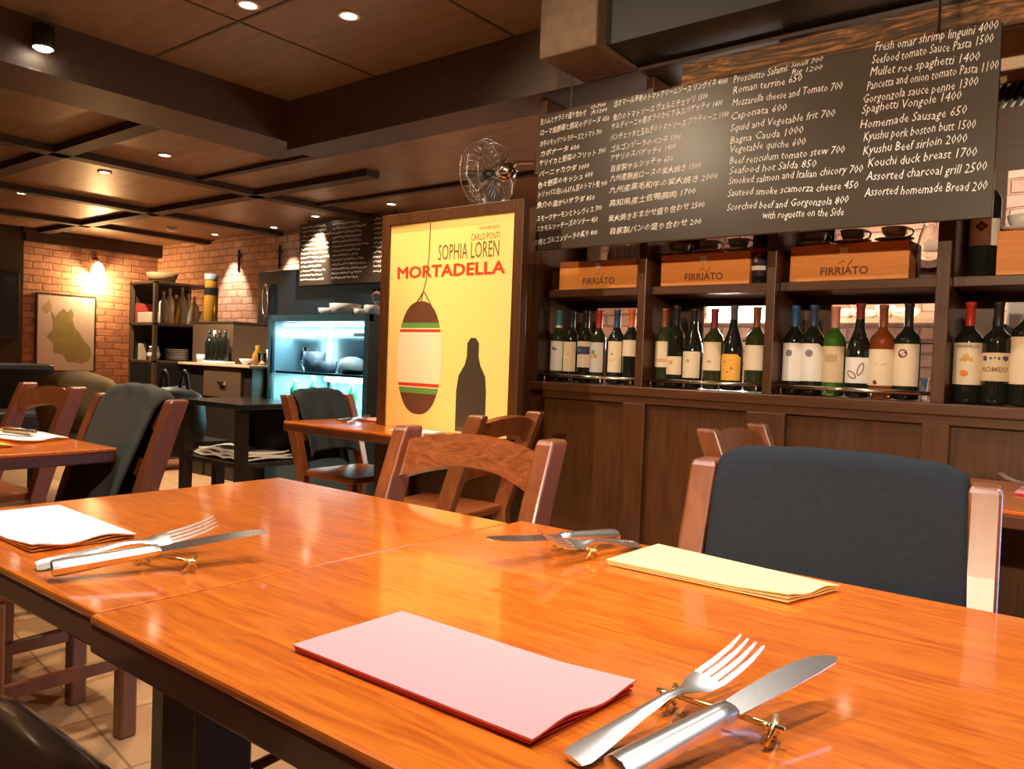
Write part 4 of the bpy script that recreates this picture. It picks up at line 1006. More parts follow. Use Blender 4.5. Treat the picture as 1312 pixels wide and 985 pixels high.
# ------------------------------------------------------------------ wall fan beside the board
fx, fy, fz = -2.50, 2.92, 1.935
t = thing('wall_fan', 'metal caged fan on a bracket beside the top left of the large blackboard', 'fan', (fx, fy, fz))
cg = G()
RC = .165
for xx, rr in ((-.075, RC * .80), (-.045, RC), (.0, RC), (.045, RC * .85), (-.09, RC * .35)):
    cg.tube([(xx, rr * math.cos(a), rr * math.sin(a)) for a in [2 * math.pi * k / 32 for k in range(33)]], .0022, 5, caps=False)
for k in range(36):
    a = 2 * math.pi * k / 36; c_, s_ = math.cos(a), math.sin(a)
    cg.tube([(-.10, .02 * c_, .02 * s_), (-.085, RC * .5 * c_, RC * .5 * s_), (-.06, RC * .93 * c_, RC * .93 * s_), (-.03, RC * c_, RC * s_), (.02, RC * c_, RC * s_), (.05, RC * .75 * c_, RC * .75 * s_), (.06, .05 * c_, .05 * s_)], .0011, 4, caps=False)
obj('cage', cg, M['metal'], t, smooth=True)
obj('hub', G().lathe([(0, -.03), (.022, -.028), (.025, 0), (.022, .02), (0, .022)], 16), M['black'], t, smooth=True).rotation_euler = (0, R(90), 0)
for k in range(4):
    a = k * math.pi / 2 + .4
    def bf(u, v):
        r_ = .02 + .125 * u; w = (.05 + .06 * u) * (v - .5)
        return (w * .55 - .01, r_ * math.cos(a) - w * math.sin(a), r_ * math.sin(a) + w * math.cos(a)), (1, 0, 0)
    obj('blade', G().slab(bf, 6, 4, .002), M['metal'], t, smooth=True)
obj('motor', G().lathe([(0, .0), (.035, .004), (.042, .02), (.042, .07), (.03, .095), (0, .10)], 20), M['chrome'], t, loc=(.05, 0, 0), smooth=True).rotation_euler = (0, R(90), 0)
obj('bracket', G().tube([(.11, 0, -.01), (.16, .0, .035), (.24, .02, .03), (.275, .03, .02)], .009, 10).box((.272, .03, .02), (.012, .06, .09)), M['chrome'], t, smooth=False)
obj('pull_cord', G().tube([(.12, .0, -.02), (.14, .0, -.06), (.14, 0, -.11)], .0015, 6), M['smoke_white'], t)
# ------------------------------------------------------------------ far corner: map, sconce, screen
def on_left(y, z): return (-10.4, y, z)
my0, my1, mz0, mz1 = 3.905, 4.575, .722, 1.648
t = thing('framed_map', 'framed map poster of a green region on the brick wall under the wall lamp', 'map', (-10.4, (my0 + my1) / 2, mz0))
obj('backing', G().span((-10.4, my0, mz0), (-10.375, my1, mz1)), M['cab_dark'], t, world=True)
obj('frame', G().span((-10.4, my0 - .012, mz0), (-10.368, my0 + .006, mz1)).span((-10.4, my1 - .006, mz0), (-10.368, my1 + .012, mz1)).span((-10.4, my0, mz1 - .006), (-10.368, my1, mz1 + .012)).span((-10.4, my0, mz0 - .012), (-10.368, my1, mz0 + .006)), M['cab_dark'], t, world=True)
shm = obj('map_sheet', G().span((-10.376, my0 + .008, mz0 + .008), (-10.372, my1 - .008, mz1 - .008)), M['map_paper'], t, world=True)
def mp(u, v): return (-10.3712, my0 + u * (my1 - my0), mz0 + v * (mz1 - mz0))
reg = [(.22, .80), (.30, .70), (.36, .77), (.44, .83), (.50, .78), (.58, .83), (.62, .76), (.60, .68), (.64, .58), (.72, .52), (.80, .42), (.92, .32), (.95, .22), (.90, .14), (.78, .10), (.66, .12), (.52, .12), (.44, .22), (.28, .24), (.28, .36), (.16, .45), (.27, .55), (.26, .66)]
o = obj('printed_region', G().poly([mp(u, v) for u, v in reg]), M['map_green']); o.data.transform(Matrix.Translation(-t.location)); o.parent = shm
o = obj('printed_inset', G().poly([mp(u, v) for u, v in ((.06, .80), (.20, .93), (.24, .82), (.16, .74))]), M['map_tan']); o.data.transform(Matrix.Translation(-t.location)); o.parent = shm
g = G()
g.poly([mp(u, v) for u, v in ((.05, .05), (.25, .05), (.25, .09), (.05, .09))])
o = obj('printed_legend', g, M['map_tan']); o.data.transform(Matrix.Translation(-t.location)); o.parent = shm
t = thing('wall_sconce', 'lit white bell-shaped wall lamp on the brick wall above the map', 'lamp', (-10.4, 4.56, 2.03))
obj('bracket', G().tube([(0, 0, .10), (.06, 0, .12), (.10, 0, .10), (.11, 0, .06)], .010, 10).lathe([(0, -.012), (.03, -.010), (.035, 0), (0, 0)], 16, (.02, 0, .10)), M['cab_dark'], t, smooth=True)
obj('shade', G().lathe([(.022, .06), (.045, .04), (.068, .0), (.085, -.07), (.090, -.10), (.086, -.10), (.064, .0), (.02, .05)], 24, (.11, 0, 0)), M['glow_shade'], t, smooth=True)
lamp('lamp', 'POINT', (-10.25, 4.56, 1.86), 45, (1.0, .60, .25), 0.05, parent=t)
t = thing('wall_screen', 'dark flat screen on the wall at the left edge of the picture', 'screen', (-10.33, 3.3, 1.08))
obj('panel', G().span((0, -.6, 0), (.05, .38, .78)), M['black'], t, bevel=.006)
obj('display', G().span((.05, -.57, .03), (.053, .35, .75)), M['screen'], t)
# dark bench along the left wall with bags
t = thing('upholstered_bench', 'dark upholstered bench back at the left edge under the screen', 'bench', (-8.0, 2.6, 0))
obj('backrest', G().span((-.10, -1.2, .40), (.10, .55, .86)), M['bag_black'], t, bevel=.05)
obj('seat', G().span((.10, -1.2, .25), (.60, .55, .46)), M['bag_black'], t, bevel=.04)
obj('base', G().span((-.10, -1.2, 0), (.55, .55, .25)), M['cab_dark'], t)
def bag(name, label, c, d, m, seed, group=None, straps=True):
    rnd = random.Random(seed); ph = [rnd.uniform(0, 6) for _ in range(6)]
    t = thing(name, label, 'bag', c)
    rings = []
    for k in range(13):
        v = k / 12; z = d[2] * v
        s_ = .92 + .08 * math.sin(v * 3.0) - .34 * (max(0, v - .86) / .14) ** 2
        rings.append([(d[0] / 2 * s_ * abs(math.cos(a)) ** .6 * (1 if math.cos(a) > 0 else -1) * (1 + .06 * math.sin(3 * a + ph[0] + 4 * v)), d[1] / 2 * s_ * abs(math.sin(a)) ** .6 * (1 if math.sin(a) > 0 else -1) * (1 + .08 * math.sin(4 * a + ph[1] - 5 * v)), z * (1 + .04 * math.sin(2 * a + ph[2]))) for a in [2 * math.pi * q / 28 for q in range(28)]])
    obj('body', G().loft(rings), m, t, smooth=True)
    if straps:
        for s_ in (-1, 1):
            obj('handle', G().tube([(d[0] * .22 * q, s_ * d[1] * .18, d[2] * (.9 + .42 * (1 - q * q))) for q in [k / 5 - 1 for k in range(11)]], .013, 8), m, t, smooth=True)
    return t
bag('shoulder_bag', 'olive tan canvas bag standing behind the bare wooden chair at the left', (-5.75, 2.42, .455), (.34, .46, .40), M['bag_tan'], 4, straps=False)
bag('handbag', 'black handbag with looped handles behind the coat-covered chair', (-4.78, 2.60, .455), (.26, .36, .34), M['bag_black'], 6)
t = thing('wooden_bench', 'dark wooden bench beneath the canvas bag and the black handbag', 'bench', (-5.3, 2.55, 0))
obj('seat', G().box((0, 0, .435), (1.2, .8, .04)), M['black_wood'], t, bevel=.005)
for i in (-1, 1):
    for j in (-1, 1):
        obj('leg', G().box((i * .55, j * .35, .2075), (.06, .06, .415)), M['black_wood'], t)

# ------------------------------------------------------------------ dark open cabinet, counter with drawer
t = thing('open_cabinet', 'tall dark open-shelved cabinet in the brick corner holding bottles and crockery', 'cabinet', (-6.47, 3.33, 0))
for (x, y) in ((-.43, .0), (-.03, .0), (-.03, .52), (-.43, .52)):
    obj('post', G().span((x, y, 0), (x + .03, y + .03, 1.60)), M['cab_brown'], t)
for z in (.10, .92, 1.235, 1.585):
    obj('shelf', G().span((-.43, .0, z), (.0, .55, z + .02)), M['cab_brown'], t, bevel=.002)
obj('divider', G().span((-.43, .53, .1), (.0, .545, 1.24)).span((-.428, .02, .1), (-.42, .53, 1.585)), M['cab_dark'], t)
obj('lower_door', G().span((-.40, .0, .12), (-.03, .015, .92)).span((-.015, .03, .12), (0, .52, .92)), M['black_wood'], t)
cz = .935
t = thing('sideboard', 'dark sideboard with pale worktop and a cup-pull drawer, left of the glass fridge', 'sideboard', (-5.80, 3.56, 0))
obj('worktop', G().span((-.66, -.02, .915), (.40, .75, .935)), M['counter'], t, bevel=.003)
obj('body', G().span((-.66, .02, 0), (-.30, .72, .915)).span((.27, .02, 0), (.38, .72, .915)).span((-.30, .03, 0), (.27, .72, .60)).span((-.30, .2, .6), (.27, .72, .915)), M['black_wood'], t)
dr = obj('drawer', G().span((-.285, .0, .665), (.255, .20, .905)), M['cab_brown'], t, bevel=.004)
obj('cup_pull', G().loft([[(-.05, .0, .80), (.05, .0, .80), (.04, .0, .765), (-.04, .0, .765)], [(-.045, -.028, .795), (.045, -.028, .795), (.035, -.02, .772), (-.035, -.02, .772)]]), M['chrome'], dr)
t = thing('upper_cabinet', 'brown closed cabinet block on the worktop, behind the four dark bottles', 'cabinet', (-6.15, 3.67, cz))
obj('carcass', G().span((-.31, .0, .0), (.31, .50, .335)), M['cab_brown'], t, bevel=.003)
obj('top_board', G().span((-.315, -.005, .335), (.315, .50, .35)), M['cab_dark'], t)
# bottles on the cabinet
def small_bottle(label, x, y, z, h, r, m, cap=None, group='spirit bottles on the open cabinet', shoulder=.62, neck=.34):
    t = thing('spirit_bottle', label, 'bottle', (x, y, z), 0, group)
    obj('glass_body', G().lathe([(0, .003), (r * .9, 0), (r, .008), (r, h * shoulder), (r * .8, h * (shoulder + .07)), (r * neck, h * (shoulder + .17)), (r * neck, h * .9), (0, h * .9)], 18), m, t, smooth=True)
    obj('stopper', G().lathe([(r * neck * 1.1, h * .88), (r * neck * 1.1, h), (0, h)], 14), cap or M['white_china'], t, smooth=True)
    return t
zs = 1.256
sb = [(.05, .27, .036, 'frosted', 'clear spirit bottle with white stopper nearest the cabinet corner post'), (.13, .30, .038, 'white_china', 'white ceramic spirit bottle, second from the cabinet corner post'), (.20, .25, .040, 'g_gold', 'amber-gold spirit bottle in the open cabinet'),
      (.27, .32, .036, 'frosted', 'tallest clear bottle in the middle of the open cabinet'), (.35, .27, .042, 'white_china', 'white bottle with rounded shoulders in the open cabinet'), (.43, .25, .038, 'frosted', 'broad clear decanter at the right of the open cabinet')]
for (dy, h_, r_, mm, lb), py_ in zip(sb, ((-6.530, 3.438, 1.316)[1], (-6.530, 3.493, 1.320)[1], (-6.530, 3.549, 1.323)[1], (-6.530, 3.605, 1.327)[1], (-6.530, 3.662, 1.331)[1], (-6.530, 3.720, 1.335)[1])):
    small_bottle(lb, -6.53, py_, zs, h_, r_, M[mm])
small_bottle('tall amber bottle with dark cap standing on the cabinet block against the bricks', (-6.403, 3.800, 1.373)[0], 3.80, cz + .35, .42, .058, M['g_gold'], M['grey_china'], shoulder=.56, neck=.94)
obj('dark_band', G().lathe([(.0585, .235), (.0585, .30)], 18), M['black'], bpy.data.objects['spirit_bottle.006'], smooth=True)
tag(obj('terracotta_bowl', G().lathe([(0, .003), (.05, 0), (.075, .06), (.085, .10), (.08, .10), (.07, .06), (0, .01)], 20), mat('terracotta', (.55, .25, .14), .6), loc=((-6.711, 3.800, 1.376)[0], 3.80, cz + .351), smooth=True), 'terracotta bowl on the cabinet block beside the spirit bottles', 'bowl')
for k in range(4):
    small_bottle(['first of the four dark bottles on the sideboard, next to the white cup', 'second of the four dark bottles, with bright cap, on the sideboard', 'third of the four dark bottles on the sideboard', 'last of the four dark bottles on the sideboard, by the bricks'][k], (-6.100, 3.615, 1.033)[0] + .078 * k, 3.615, cz + .022, .25, .034, M['g_black'], M['white_china'] if k == 1 else M['black'], group='dark bottles on the sideboard')
tag(obj('towel_stack', G().span(((-6.122, 3.600, 1.032)[0], 3.565, cz), ((-6.122, 3.600, 1.032)[0] + .34, 3.66, cz + .02)), M['towel'], bevel=.006), 'white folded cloth under the four dark bottles', 'cloth')
tag(obj('white_cup', G().lathe([(0, .002), (.035, 0), (.04, .07), (.036, .07), (.032, .01), (0, .01)], 18), M['white_china'], loc=((-6.193, 3.600, 0.998)[0], 3.60, cz), smooth=True), 'small white cup on the sideboard left of the dark bottles', 'cup')
# crockery inside the cabinet
for k in range(6):
    tag(obj('dinner_plate', G().lathe([(0, .002), (.06, 0), (.10, .012), (.10, .016), (.06, .006), (0, .006)], 22), M['white_china'], loc=(-6.62, 3.62, .941 + .017 * k), smooth=True), ['bottom plate', 'second plate from the bottom', 'third plate from the bottom', 'fourth plate from the bottom', 'second plate from the top', 'topmost plate'][k] + ' of the stack inside the open cabinet', 'plate', 'stacked plates in the cabinet')
for k, (x, lb) in enumerate(((-6.80, 'cream packet at the left of the cabinet lower shelf'), (-6.60, 'small white jug on the cabinet lower shelf'))):
    tag(obj('cream_packet' if k == 0 else 'small_jug', G().box((0, 0, .07), (.05, .05, .14)) if k == 0 else G().lathe([(0, .003), (.04, 0), (.055, .05), (.035, .09), (.04, .12), (.036, .12), (.05, .05), (0, .01)], 18), M['counter'] if k == 0 else M['white_china'], loc=(x, 3.40, .9405), smooth=bool(k)), lb, 'packet' if k == 0 else 'jug')
tag(obj('red_book', G().box((0, 0, .085), (.035, .14, .17)), mat('red_cover', (.40, .05, .03), .6), loc=(-6.84, 3.43, zs)), 'red book at the left of the cabinet middle shelf', 'book')
tag(obj('paper_pile', G().box((0, 0, .045), (.24, .16, .09)), M['counter'], loc=(-6.68, 3.43, zs), bevel=.006), 'pale pile of papers beside the red book in the cabinet', 'papers')
tag(obj('wicker_basket', G().lathe([(0, .0), (.10, 0), (.13, .08), (.125, .08), (.095, .01), (0, .01)], 20), M['bag_tan'], loc=(-6.64, 3.48, 1.606), smooth=True), 'low basket on top of the tall open cabinet', 'basket')
# counter clutter next to the fridge
cl = [('wire_basket', 'white wire basket on the sideboard in front of the bricks', 'basket', -5.62, 3.92, [(0, 0), (.05, 0), (.07, .13), (.065, .13), (.046, .01), (0, .01)], 'towel'), ('oil_cruet', 'amber oil cruet on the sideboard beside the wire basket', 'cruet', -5.60, 3.74, [(0, 0), (.035, 0), (.04, .08), (.015, .12), (.018, .16), (0, .16)], 'g_gold'),
      ('sugar_jar', 'cream jar on the sideboard near the fridge', 'jar', -5.50, 3.86, [(0, 0), (.05, 0), (.055, .09), (.03, .12), (0, .12)], 'counter'), ('glass_tumbler', 'clear glass tumbler on the sideboard, close to the fridge', 'glass', -5.47, 3.70, [(0, 0), (.03, 0), (.035, .1), (.032, .1), (.027, .01), (0, .01)], 'glass'), ('serving_bowl', 'white bowl on the sideboard edge beside the fridge', 'bowl', -5.56, 3.62, [(0, 0), (.03, 0), (.06, .05), (.056, .05), (.028, .01), (0, .01)], 'white_china')]
for nm, lb, ca, x, y, pr, mm in cl:
    tag(obj(nm, G().lathe(pr, 18), M[mm], loc=(x, y, cz + .0005), smooth=True), lb, ca)
tag(obj('metal_cross', G().box((0, 0, 0), (.012, .02, .26)).box((0, 0, .06), (.10, .02, .014)).box((0, 0, -.1), (.03, .02, .03)), M['black'], loc=(-8.475, 5.375, 2.116)), 'small dark ironwork ornament on the brick wall between two lit patches', 'ornament')
tag(obj('metal_cross', G().box((0, 0, 0), (.012, .02, .26)).box((0, 0, .06), (.10, .02, .014)).box((0, 0, -.1), (.03, .02, .03)), M['black'], loc=(-7.672, 5.375, 2.119)), 'small dark ironwork ornament on the brick wall next to the far chalk menu', 'ornament')

# ------------------------------------------------------------------ glass display fridge
FX0, FX1, FY, FZ = -5.40, -4.22, 3.70, 1.335
t = thing('display_fridge', 'blue-lit glass display fridge full of food and green bottles', 'fridge', ((FX0 + FX1) / 2, FY, 0))
F = lambda a, b: G().span(a, b)
obj('base_cabinet', F((FX0, FY, 0), (FX1, FY + .62, .60)), M['fridge'], t, world=True)
for a, b in (((FX0, FY, .60), (FX0 + .035, FY + .04, FZ)), ((FX1 - .05, FY, .60), (FX1, FY + .04, FZ)), ((FX0, FY + .58, .60), (FX0 + .03, FY + .62, FZ)), ((FX1 - .03, FY + .58, .60), (FX1, FY + .62, FZ))):
    obj('corner_post', F(a, b), M['fridge'], t, world=True)
obj('top_panel', F((FX0, FY, FZ - .05), (FX1, FY + .62, FZ)), M['fridge'], t, world=True)
obj('back_panel', F((FX0 + .03, FY + .60, .60), (FX1 - .03, FY + .62, FZ - .05)), M['liner'], t, world=True)
obj('side_panel', F((FX1 - .03, FY + .04, .60), (FX1 - .02, FY + .58, FZ - .05)), M['fridge'], t, world=True)
for z in (.885, 1.17):
    obj('shelf', F((FX0 + .035, FY + (.05 if z < 1 else .22), z), (FX1 - .05, FY + .58, z + .016)), M['fridge'] if z < 1 else M['glass'], t, world=True)
obj('front_glass', F((FX0 + .035, FY + .012, .61), (FX1 - .05, FY + .018, FZ - .05)), M['pane'], t, world=True)
obj('side_panel', F((FX0 + .004, FY + .04, .60), (FX0 + .014, FY + .58, FZ - .05)), M['liner'], t, world=True)
obj('light_tube', G().tube([(FX0 + .05, FY + .08, 1.19), (FX0 + .05, FY + .55, 1.19)], .020, 10), M['glow_cool'], t, world=True)
obj('light_tube', G().tube([(FX0 + .06, FY + .56, .92), (FX0 + .06, FY + .56, 1.27)], .016, 10), M['glow_cool'], t, world=True)
obj('light_tube', G().tube([(FX0 + .10, FY + .50, 1.205), (FX1 - .10, FY + .50, 1.205)], .020, 10), M['glow_cool'], t, world=True)
obj('light_tube', G().tube([(FX0 + .10, FY + .50, .84), (FX1 - .10, FY + .50, .84)], .022, 10), M['glow_cool'], t, world=True)
obj('light_tube', G().tube([(FX0 + .10, FY + .08, 1.262), (FX1 - .10, FY + .08, 1.262)], .012, 10), M['glow_cool'], t, world=True)
lamp('lamp', 'AREA', ((FX0 + FX1) / 2, FY + .3, 1.275), 15, (.60, .90, 1.0), aim=((FX0 + FX1) / 2, FY + .3, 0), size=(.9, .4), parent=t)
lamp('lamp', 'AREA', ((FX0 + FX1) / 2, FY + .3, .875), 24, (.60, .95, .92), aim=((FX0 + FX1) / 2, FY + .3, 0), size=(.9, .4), parent=t)
for k in range(9):
    x = FX0 + .14 + k * .115; y = FY + .16 + .1 * (k % 2)
    small_bottle('green bottle standing in the bottom of the lit fridge', x, y, .6005, .25 + .013 * (k % 3), .034, M['leaf'], M['white_china'], group='green bottles in the bottom of the fridge')
fd = [('food_tub', 'clear tub of pasta in the fridge, near its left post', 'tub', .12, .30, .065, .19, 'glass'), ('food_tub', 'grey food tub in the fridge, second from the left', 'tub', .30, .22, .085, .16, 'grey_china'), ('serving_bowl', 'grey bowl on the fridge shelf in front of the inner corner', 'bowl', .47, .20, .085, .09, 'grey_china'),
      ('cake_stand', 'white covered cake in the middle of the fridge shelf', 'cake', .68, .28, .105, .13, 'white_china'), ('baking_tray', 'dark round tray of food in the fridge at right', 'tray', .80, .20, .10, .035, 'black'), ('cheese_dome', 'white cheese dome at the right end of the fridge shelf', 'dome', .98, .28, .095, .15, 'white_china')]
for nm, lb, ca, dx, dy, r_, h_, mm in fd:
    tag(obj(nm, G().lathe([(0, .002), (r_ * .85, 0), (r_, h_ * .5), (r_ * 1.02, h_), (r_ * .97, h_), (r_ * .93, h_ * .5), (0, .012)] if mm in ('glass', 'grey_china', 'black') else [(0, .002), (r_, 0), (r_, h_ * .55), (r_ * .8, h_ * .85), (r_ * .3, h_), (0, h_)], 22), M[mm], loc=(FX0 + dx, FY + dy, .9015), smooth=True), lb, ca)
for nm, lb, ca, dx, w, h_, mm in (('flat_tray', 'dark tray on the upper glass shelf of the fridge, at right', 'tray', .86, .30, .03, 'black'), ('foil_box', 'small white box on the upper glass shelf of the fridge', 'box', .62, .12, .05, 'white_china')):
    tag(obj(nm, G().box((0, 0, h_ / 2), (w, .2, h_)), M[mm], loc=(FX0 + dx, FY + .36, 1.1865), bevel=.006), lb, ca)
# glassware and bowls on the top of the fridge
zt = FZ + .0005
tw = [('serving_bowl', 'white bowl on top of the fridge, left of the pile of plates', 'bowl', .50, .09, .06), ('serving_dish', 'pile-like white dish on top of the fridge, in the middle', 'dish', .68, .12, .09), ('serving_bowl', 'small white bowl on top of the fridge, right of the middle dish', 'bowl', .86, .055, .05), ('serving_bowl', 'round white bowl on top of the fridge near its right post', 'bowl', 1.00, .075, .075)]
for nm, lb, ca, dx, r_, h_ in tw:
    tag(obj(nm, G().lathe([(0, .002), (r_ * .5, 0), (r_ * .95, h_ * .5), (r_, h_), (r_ * .94, h_), (r_ * .88, h_ * .5), (0, .012)], 22), M['white_china'], loc=(FX0 + dx, FY + .20, zt), smooth=True), lb, ca)
for k, dx in enumerate((.80, .92, 1.10)):
    t2 = thing('wine_glass', ['wine glass leaning', 'wine glass standing', 'wine glass standing at the right end'][k] + ' behind the white bowls on top of the fridge', 'wine glass', (FX0 + dx, FY + .40, zt), 0, 'wine glasses on the fridge')
    obj('glass_bowl', G().lathe([(.004, .10), (.030, .125), (.036, .17), (.031, .215), (.029, .215), (.034, .17), (.028, .127), (0, .106)], 20), M['glass'], t2, smooth=True)
    obj('stem', G().lathe([(0, .0), (.033, .001), (.030, .004), (.004, .010), (.004, .102)], 16), M['glass'], t2, smooth=True)
# blue hood behind and above the fridge, with ring of tube
hx0, hx1 = (-7.627, 5.080, 1.902)[0], (-5.609, 5.080, 1.821)[0]
t = thing('extractor_hood', 'dark blue extractor hood on the wall above the fridge, under the far chalk menu', 'hood', ((hx0 + hx1) / 2, 5.08, 0))
obj('hood_box', G().span((hx0, 5.08, 1.30), (hx1, 5.384, (-7.584, 5.080, 1.917)[2])), M['hood'], t, world=True, bevel=.01)
obj('ring_duct', G().tube([(hx0 + .17 + .05 * math.sin(a), 5.06, 1.60 + .17 * math.cos(a)) for a in [2 * math.pi * k / 28 for k in range(29)]], .008, 8), M['chrome'], t, world=True, smooth=True)
tag(obj('white_pillar', G().span((-5.58, 4.5, 0), (-5.46, 4.6, 1.35)), M['white_china']), 'narrow white upright panel just left of the glass fridge', 'panel')
# far chalk menu
YM = 5.05
A, Bq, Cq = (-6.861, 5.050, 2.364), (-6.832, 5.050, 1.739), (-5.589, 5.050, 1.853)
bd2 = thing('menu_blackboard', 'smaller far chalk menu board above the fridge, left of the yellow poster', 'blackboard', (A[0], YM, Bq[2]))
bw = Cq[0] - A[0] + .25
obj('hanger', G().tube([(A[0] + .12, YM + .01, A[2]), (A[0] + .12, YM + .01, ZF)], .006, 6), M['black'], bd2, world=True)
obj('hanger', G().tube([(A[0] + bw - .12, YM + .01, A[2]), (A[0] + bw - .12, YM + .01, ZF)], .006, 6), M['black'], bd2, world=True)
obj('board', G().span((A[0], YM, Bq[2]), (A[0] + bw, YM + .02, A[2])), M['black_board'], bd2, world=True)
for cx0, cx1, r0 in ((.02, .40, 13), (.43, .88, 13), (.93, 1.22, 12)):
    for k in range(r0):
        g = G()
        z_ = A[2] - .035 - k * (A[2] - Bq[2] - .05) / 13
        x_ = A[0] + cx0 * bw / 1.25; end = A[0] + (cx0 + (cx1 - cx0) * rt.uniform(.7, 1)) * bw / 1.25
        while x_ < end:
            w_ = rt.uniform(.014, .026)
            pts = [(x_ + w_ * q / 4, z_ + rt.uniform(-.012, .012)) for q in range(5)]
            g.ribbon(pts, .0075, lambda a, b: (a, YM - .001, b)); x_ += w_ + .008
        obj('chalk_lettering', g, M['chalk'], bd2, world=True)
# low black table with towels
t = thing('service_table', 'black service table with a shelf of white cloths, left of the table below the poster', 'table', (-4.19, 2.73, 0))
obj('table_top', G().box((0, 0, .735), (.66, .50, .03)), mat('black_lacquer', (.020, .018, .017), .18, coat=.5), t, bevel=.004)
for i in (-1, 1):
    for j in (-1, 1):
        obj('leg', G().box((i * .29, j * .21, .36), (.055, .055, .72)), M['black_wood'], t)
obj('lower_shelf', G().box((0, 0, .40), (.60, .44, .025)), M['black_wood'], t)
obj('back_panel', G().box((-.02, .225, .57), (.56, .015, .3)), M['black_wood'], t)
for k, (dx, dy, w, d, h_, lb) in enumerate(((-.12, -.04, .30, .26, .035, 'folded white cloth at the left of the service table shelf'), (.14, .0, .22, .34, .05, 'folded white cloth at the right of the service table shelf'))):
    g = G()
    for q in range(3):
        ph = rt.uniform(0, 6)
        g.slab(lambda u, v: ((w * (u - .5) * (1 - .05 * q), d * (v - .5) * (1 - .08 * q), .012 + q * .016 + .006 * math.sin(7 * u + 5 * v + ph)), (0, 0, 1)), 14, 10, .011)
    tag(obj('folded_cloth', g, M['towel'], loc=(-4.19 + dx, 2.73 + dy, .414), smooth=True), lb, 'cloth', 'folded cloths on the service table')

# ------------------------------------------------------------------ the kitchen behind the wine shelves
tag(obj('kitchen_wall_panel', G().span(((-0.501, 3.450, 2.283)[0], 3.45, (-0.425, 3.450, 2.142)[2]), (.6, 3.48, 2.40)), M['peach']), 'peach coloured wall panel in the kitchen beyond the right end of the large blackboard', 'panel')
t = thing('vent_grille', 'slatted vent grille in the kitchen beyond the right end of the large blackboard', 'grille', (((-0.493, 3.450, 2.094)[0] + .6) / 2, 3.45, (-0.422, 3.450, 2.079)[2]))
gs = G()
gw = .6 - (-0.493, 3.450, 2.094)[0]
for k in range(40):
    gs.box((-gw / 2 + .01 + k * (gw - .02) / 39, 0, 0), (.008, .03, .13), Matrix.Rotation(R(28), 4, 'Y'))
obj('slats', gs, M['black'], t)
obj('back_plate', G().box((0, .024, 0), (gw, .01, .135)), M['white_china'], t)
tag(obj('kitchen_hood', G().loft([[(-.9, 4.2, 1.60), (2.4, 4.2, 1.60), (2.4, 4.8, 1.60), (-.9, 4.8, 1.60)], [(-.9, 4.35, 1.72), (2.4, 4.35, 1.72), (2.4, 4.8, 1.72), (-.9, 4.8, 1.72)]]), M['peach']), 'pale kitchen hood behind the right-hand wine bay', 'hood')
kx = -2.9
t = thing('kitchen_shelf', 'wooden kitchen shelf on the brick wall seen through the wine bays', 'shelf', (-1.75, 5.25, (-1.325, 5.250, 1.369)[2]))
obj('board', G().box((-.1, 0, 0), (2.2, .26, .03)), M['peach'], t)
for x in (-1.1, 0, .9):
    obj('bracket', G().box((x, .05, -.07), (.03, .14, .11)), M['cab_dark'], t)
kw = [((-1.496, 5.220, 1.451)[0], .07, .06, ''), ((-1.375, 5.220, 1.450)[0], .085, .05, ''), ((-1.258, 5.220, 1.448)[0], .06, .08, ''), ((-1.144, 5.220, 1.447)[0], .08, .06, '')]
for k, (x, r_, h_, nm) in enumerate(kw):
    tag(obj('kitchen_bowl', G().lathe([(0, .002), (r_ * .5, 0), (r_ * .95, h_ * .5), (r_, h_), (r_ * .94, h_), (0, .012)], 20), M['white_china'], loc=(x, 5.22, (-1.325, 5.250, 1.369)[2] + .0155), smooth=True), ['white bowl at the left', 'wide shallow white bowl', 'deep white bowl', 'white bowl at the right'][k] + ' on the kitchen shelf behind the third wine bay', 'bowl', 'bowls on the kitchen shelf')
t = thing('work_bench', 'steel kitchen work bench behind the wine shelves', 'bench', (-1.77, 4.55, 0))
obj('bench_top', G().box((0, 0, .88), (2.3, .6, .04)), M['chrome'], t)
obj('bench_body', G().box((0, .02, .43), (2.2, .5, .86)), M['cab_dark'], t)
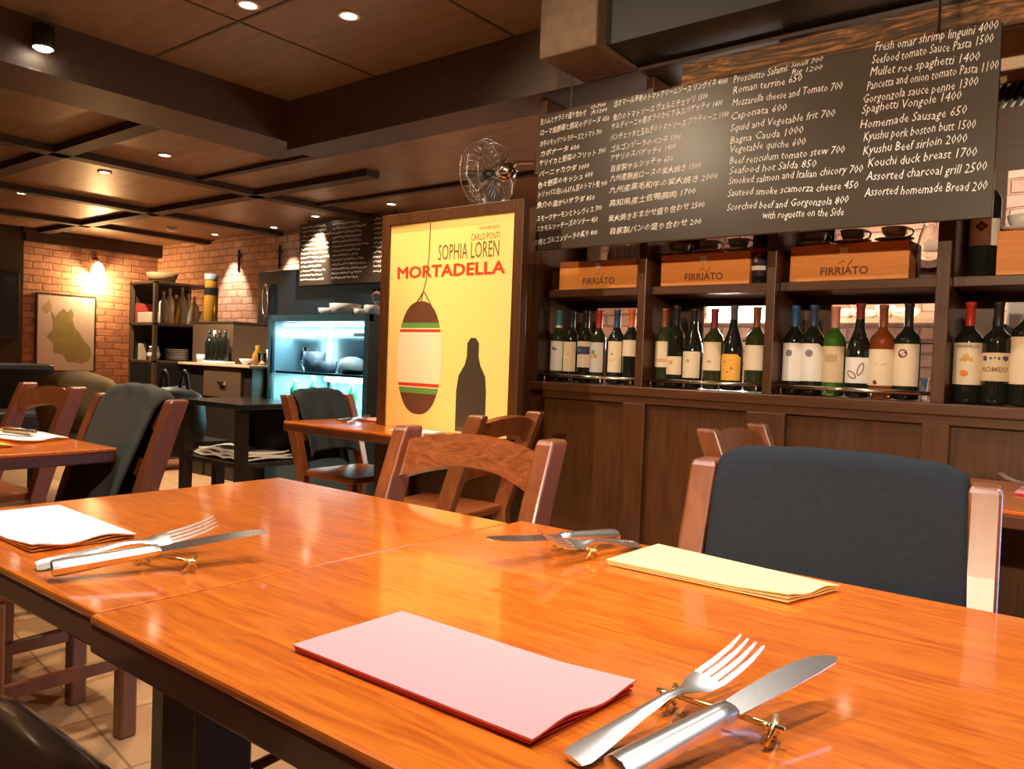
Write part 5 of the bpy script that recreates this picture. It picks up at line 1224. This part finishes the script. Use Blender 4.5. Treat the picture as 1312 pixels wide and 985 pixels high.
for k, x in enumerate(((-1.309, 4.500, 1.204)[0], (-1.189, 4.500, 1.206)[0], (-1.034, 4.500, 1.208)[0], (-0.912, 4.500, 1.210)[0])):
    tag(obj('steel_pot', G().lathe([(0, .002), (.050, 0), (.055, .13), (.058, .135), (.052, .135), (.048, .01), (0, .01)], 20), M['chrome'], loc=(x, 4.50, .9005), smooth=True), ['steel pot furthest left', 'second steel pot from the left', 'third steel pot from the left', 'steel pot furthest right'][k] + ' on the kitchen bench behind the wine bottles', 'pot', 'steel pots on the kitchen bench')
t = thing('kitchen_lamp', 'bright white lamp in the kitchen seen through the second wine bay', 'lamp', (-1.936, 4.600, 1.378))
obj('diffuser', G().box((0, 0, 0), (.36, .10, .10)), M['glow_white'], t, bevel=.01)
obj('housing', G().box((0, 0, .065), (.42, .14, .03)), M['chrome'], t)
obj('hanging_rod', G().tube([(0, 0, .08), (0, 0, ZF - t.location.z)], .008, 8), M['chrome'], t)
lamp('lamp', 'POINT', (t.location.x, 4.45, t.location.z - .12), 20, NEUTRAL, .12, parent=t)
t = thing('kitchen_fridge', 'tall white kitchen fridge behind the right-hand wine bay', 'fridge', ((-0.521, 4.700, 1.302)[0] + .26, 4.7, .0))
obj('cabinet', G().span((-.30, 0, 0.03), (.30, .55, 1.48)), M['white_china'], t, bevel=.01)
obj('door', G().span((-.29, -.03, .06), (.29, -.002, 1.45)), M['white_china'], t, bevel=.008)
tag(obj('blue_crate', G().box((0, 0, .20), (.22, .3, .40)), mat('blue_plastic', (.07, .16, .34), .5), loc=((-0.603, 4.600, 1.296)[0] - .02, 4.50, .901), bevel=.01), 'blue plastic crate beside the white kitchen fridge', 'crate')
tag(obj('dark_appliance', G().box((0, 0, .15), (.34, .3, .30)), M['cab_dark'], loc=((-2.566, 4.300, 1.250)[0], 4.35, .901), bevel=.012), 'dark appliance on the kitchen bench behind the leftmost wine bay', 'appliance')
for x, y, e in ((-1.3, 4.9, 85), (-2.6, 4.7, 60)):
    downlight((x, y, ZF), e, 'downlight in the kitchen ceiling behind the wine shelves, ' + ('right-hand one' if x == -1.3 else 'left-hand one'), spot=110)
downlight((.15, 4.15, ZF), 150, 'downlight in the kitchen ceiling added to brighten the kitchen wall and the white fridge', spot=120, aim=(-.1, 5.15, 1.6), color=NEUTRAL)  # added unseen lamp, brightens the kitchen behind the right-hand bay
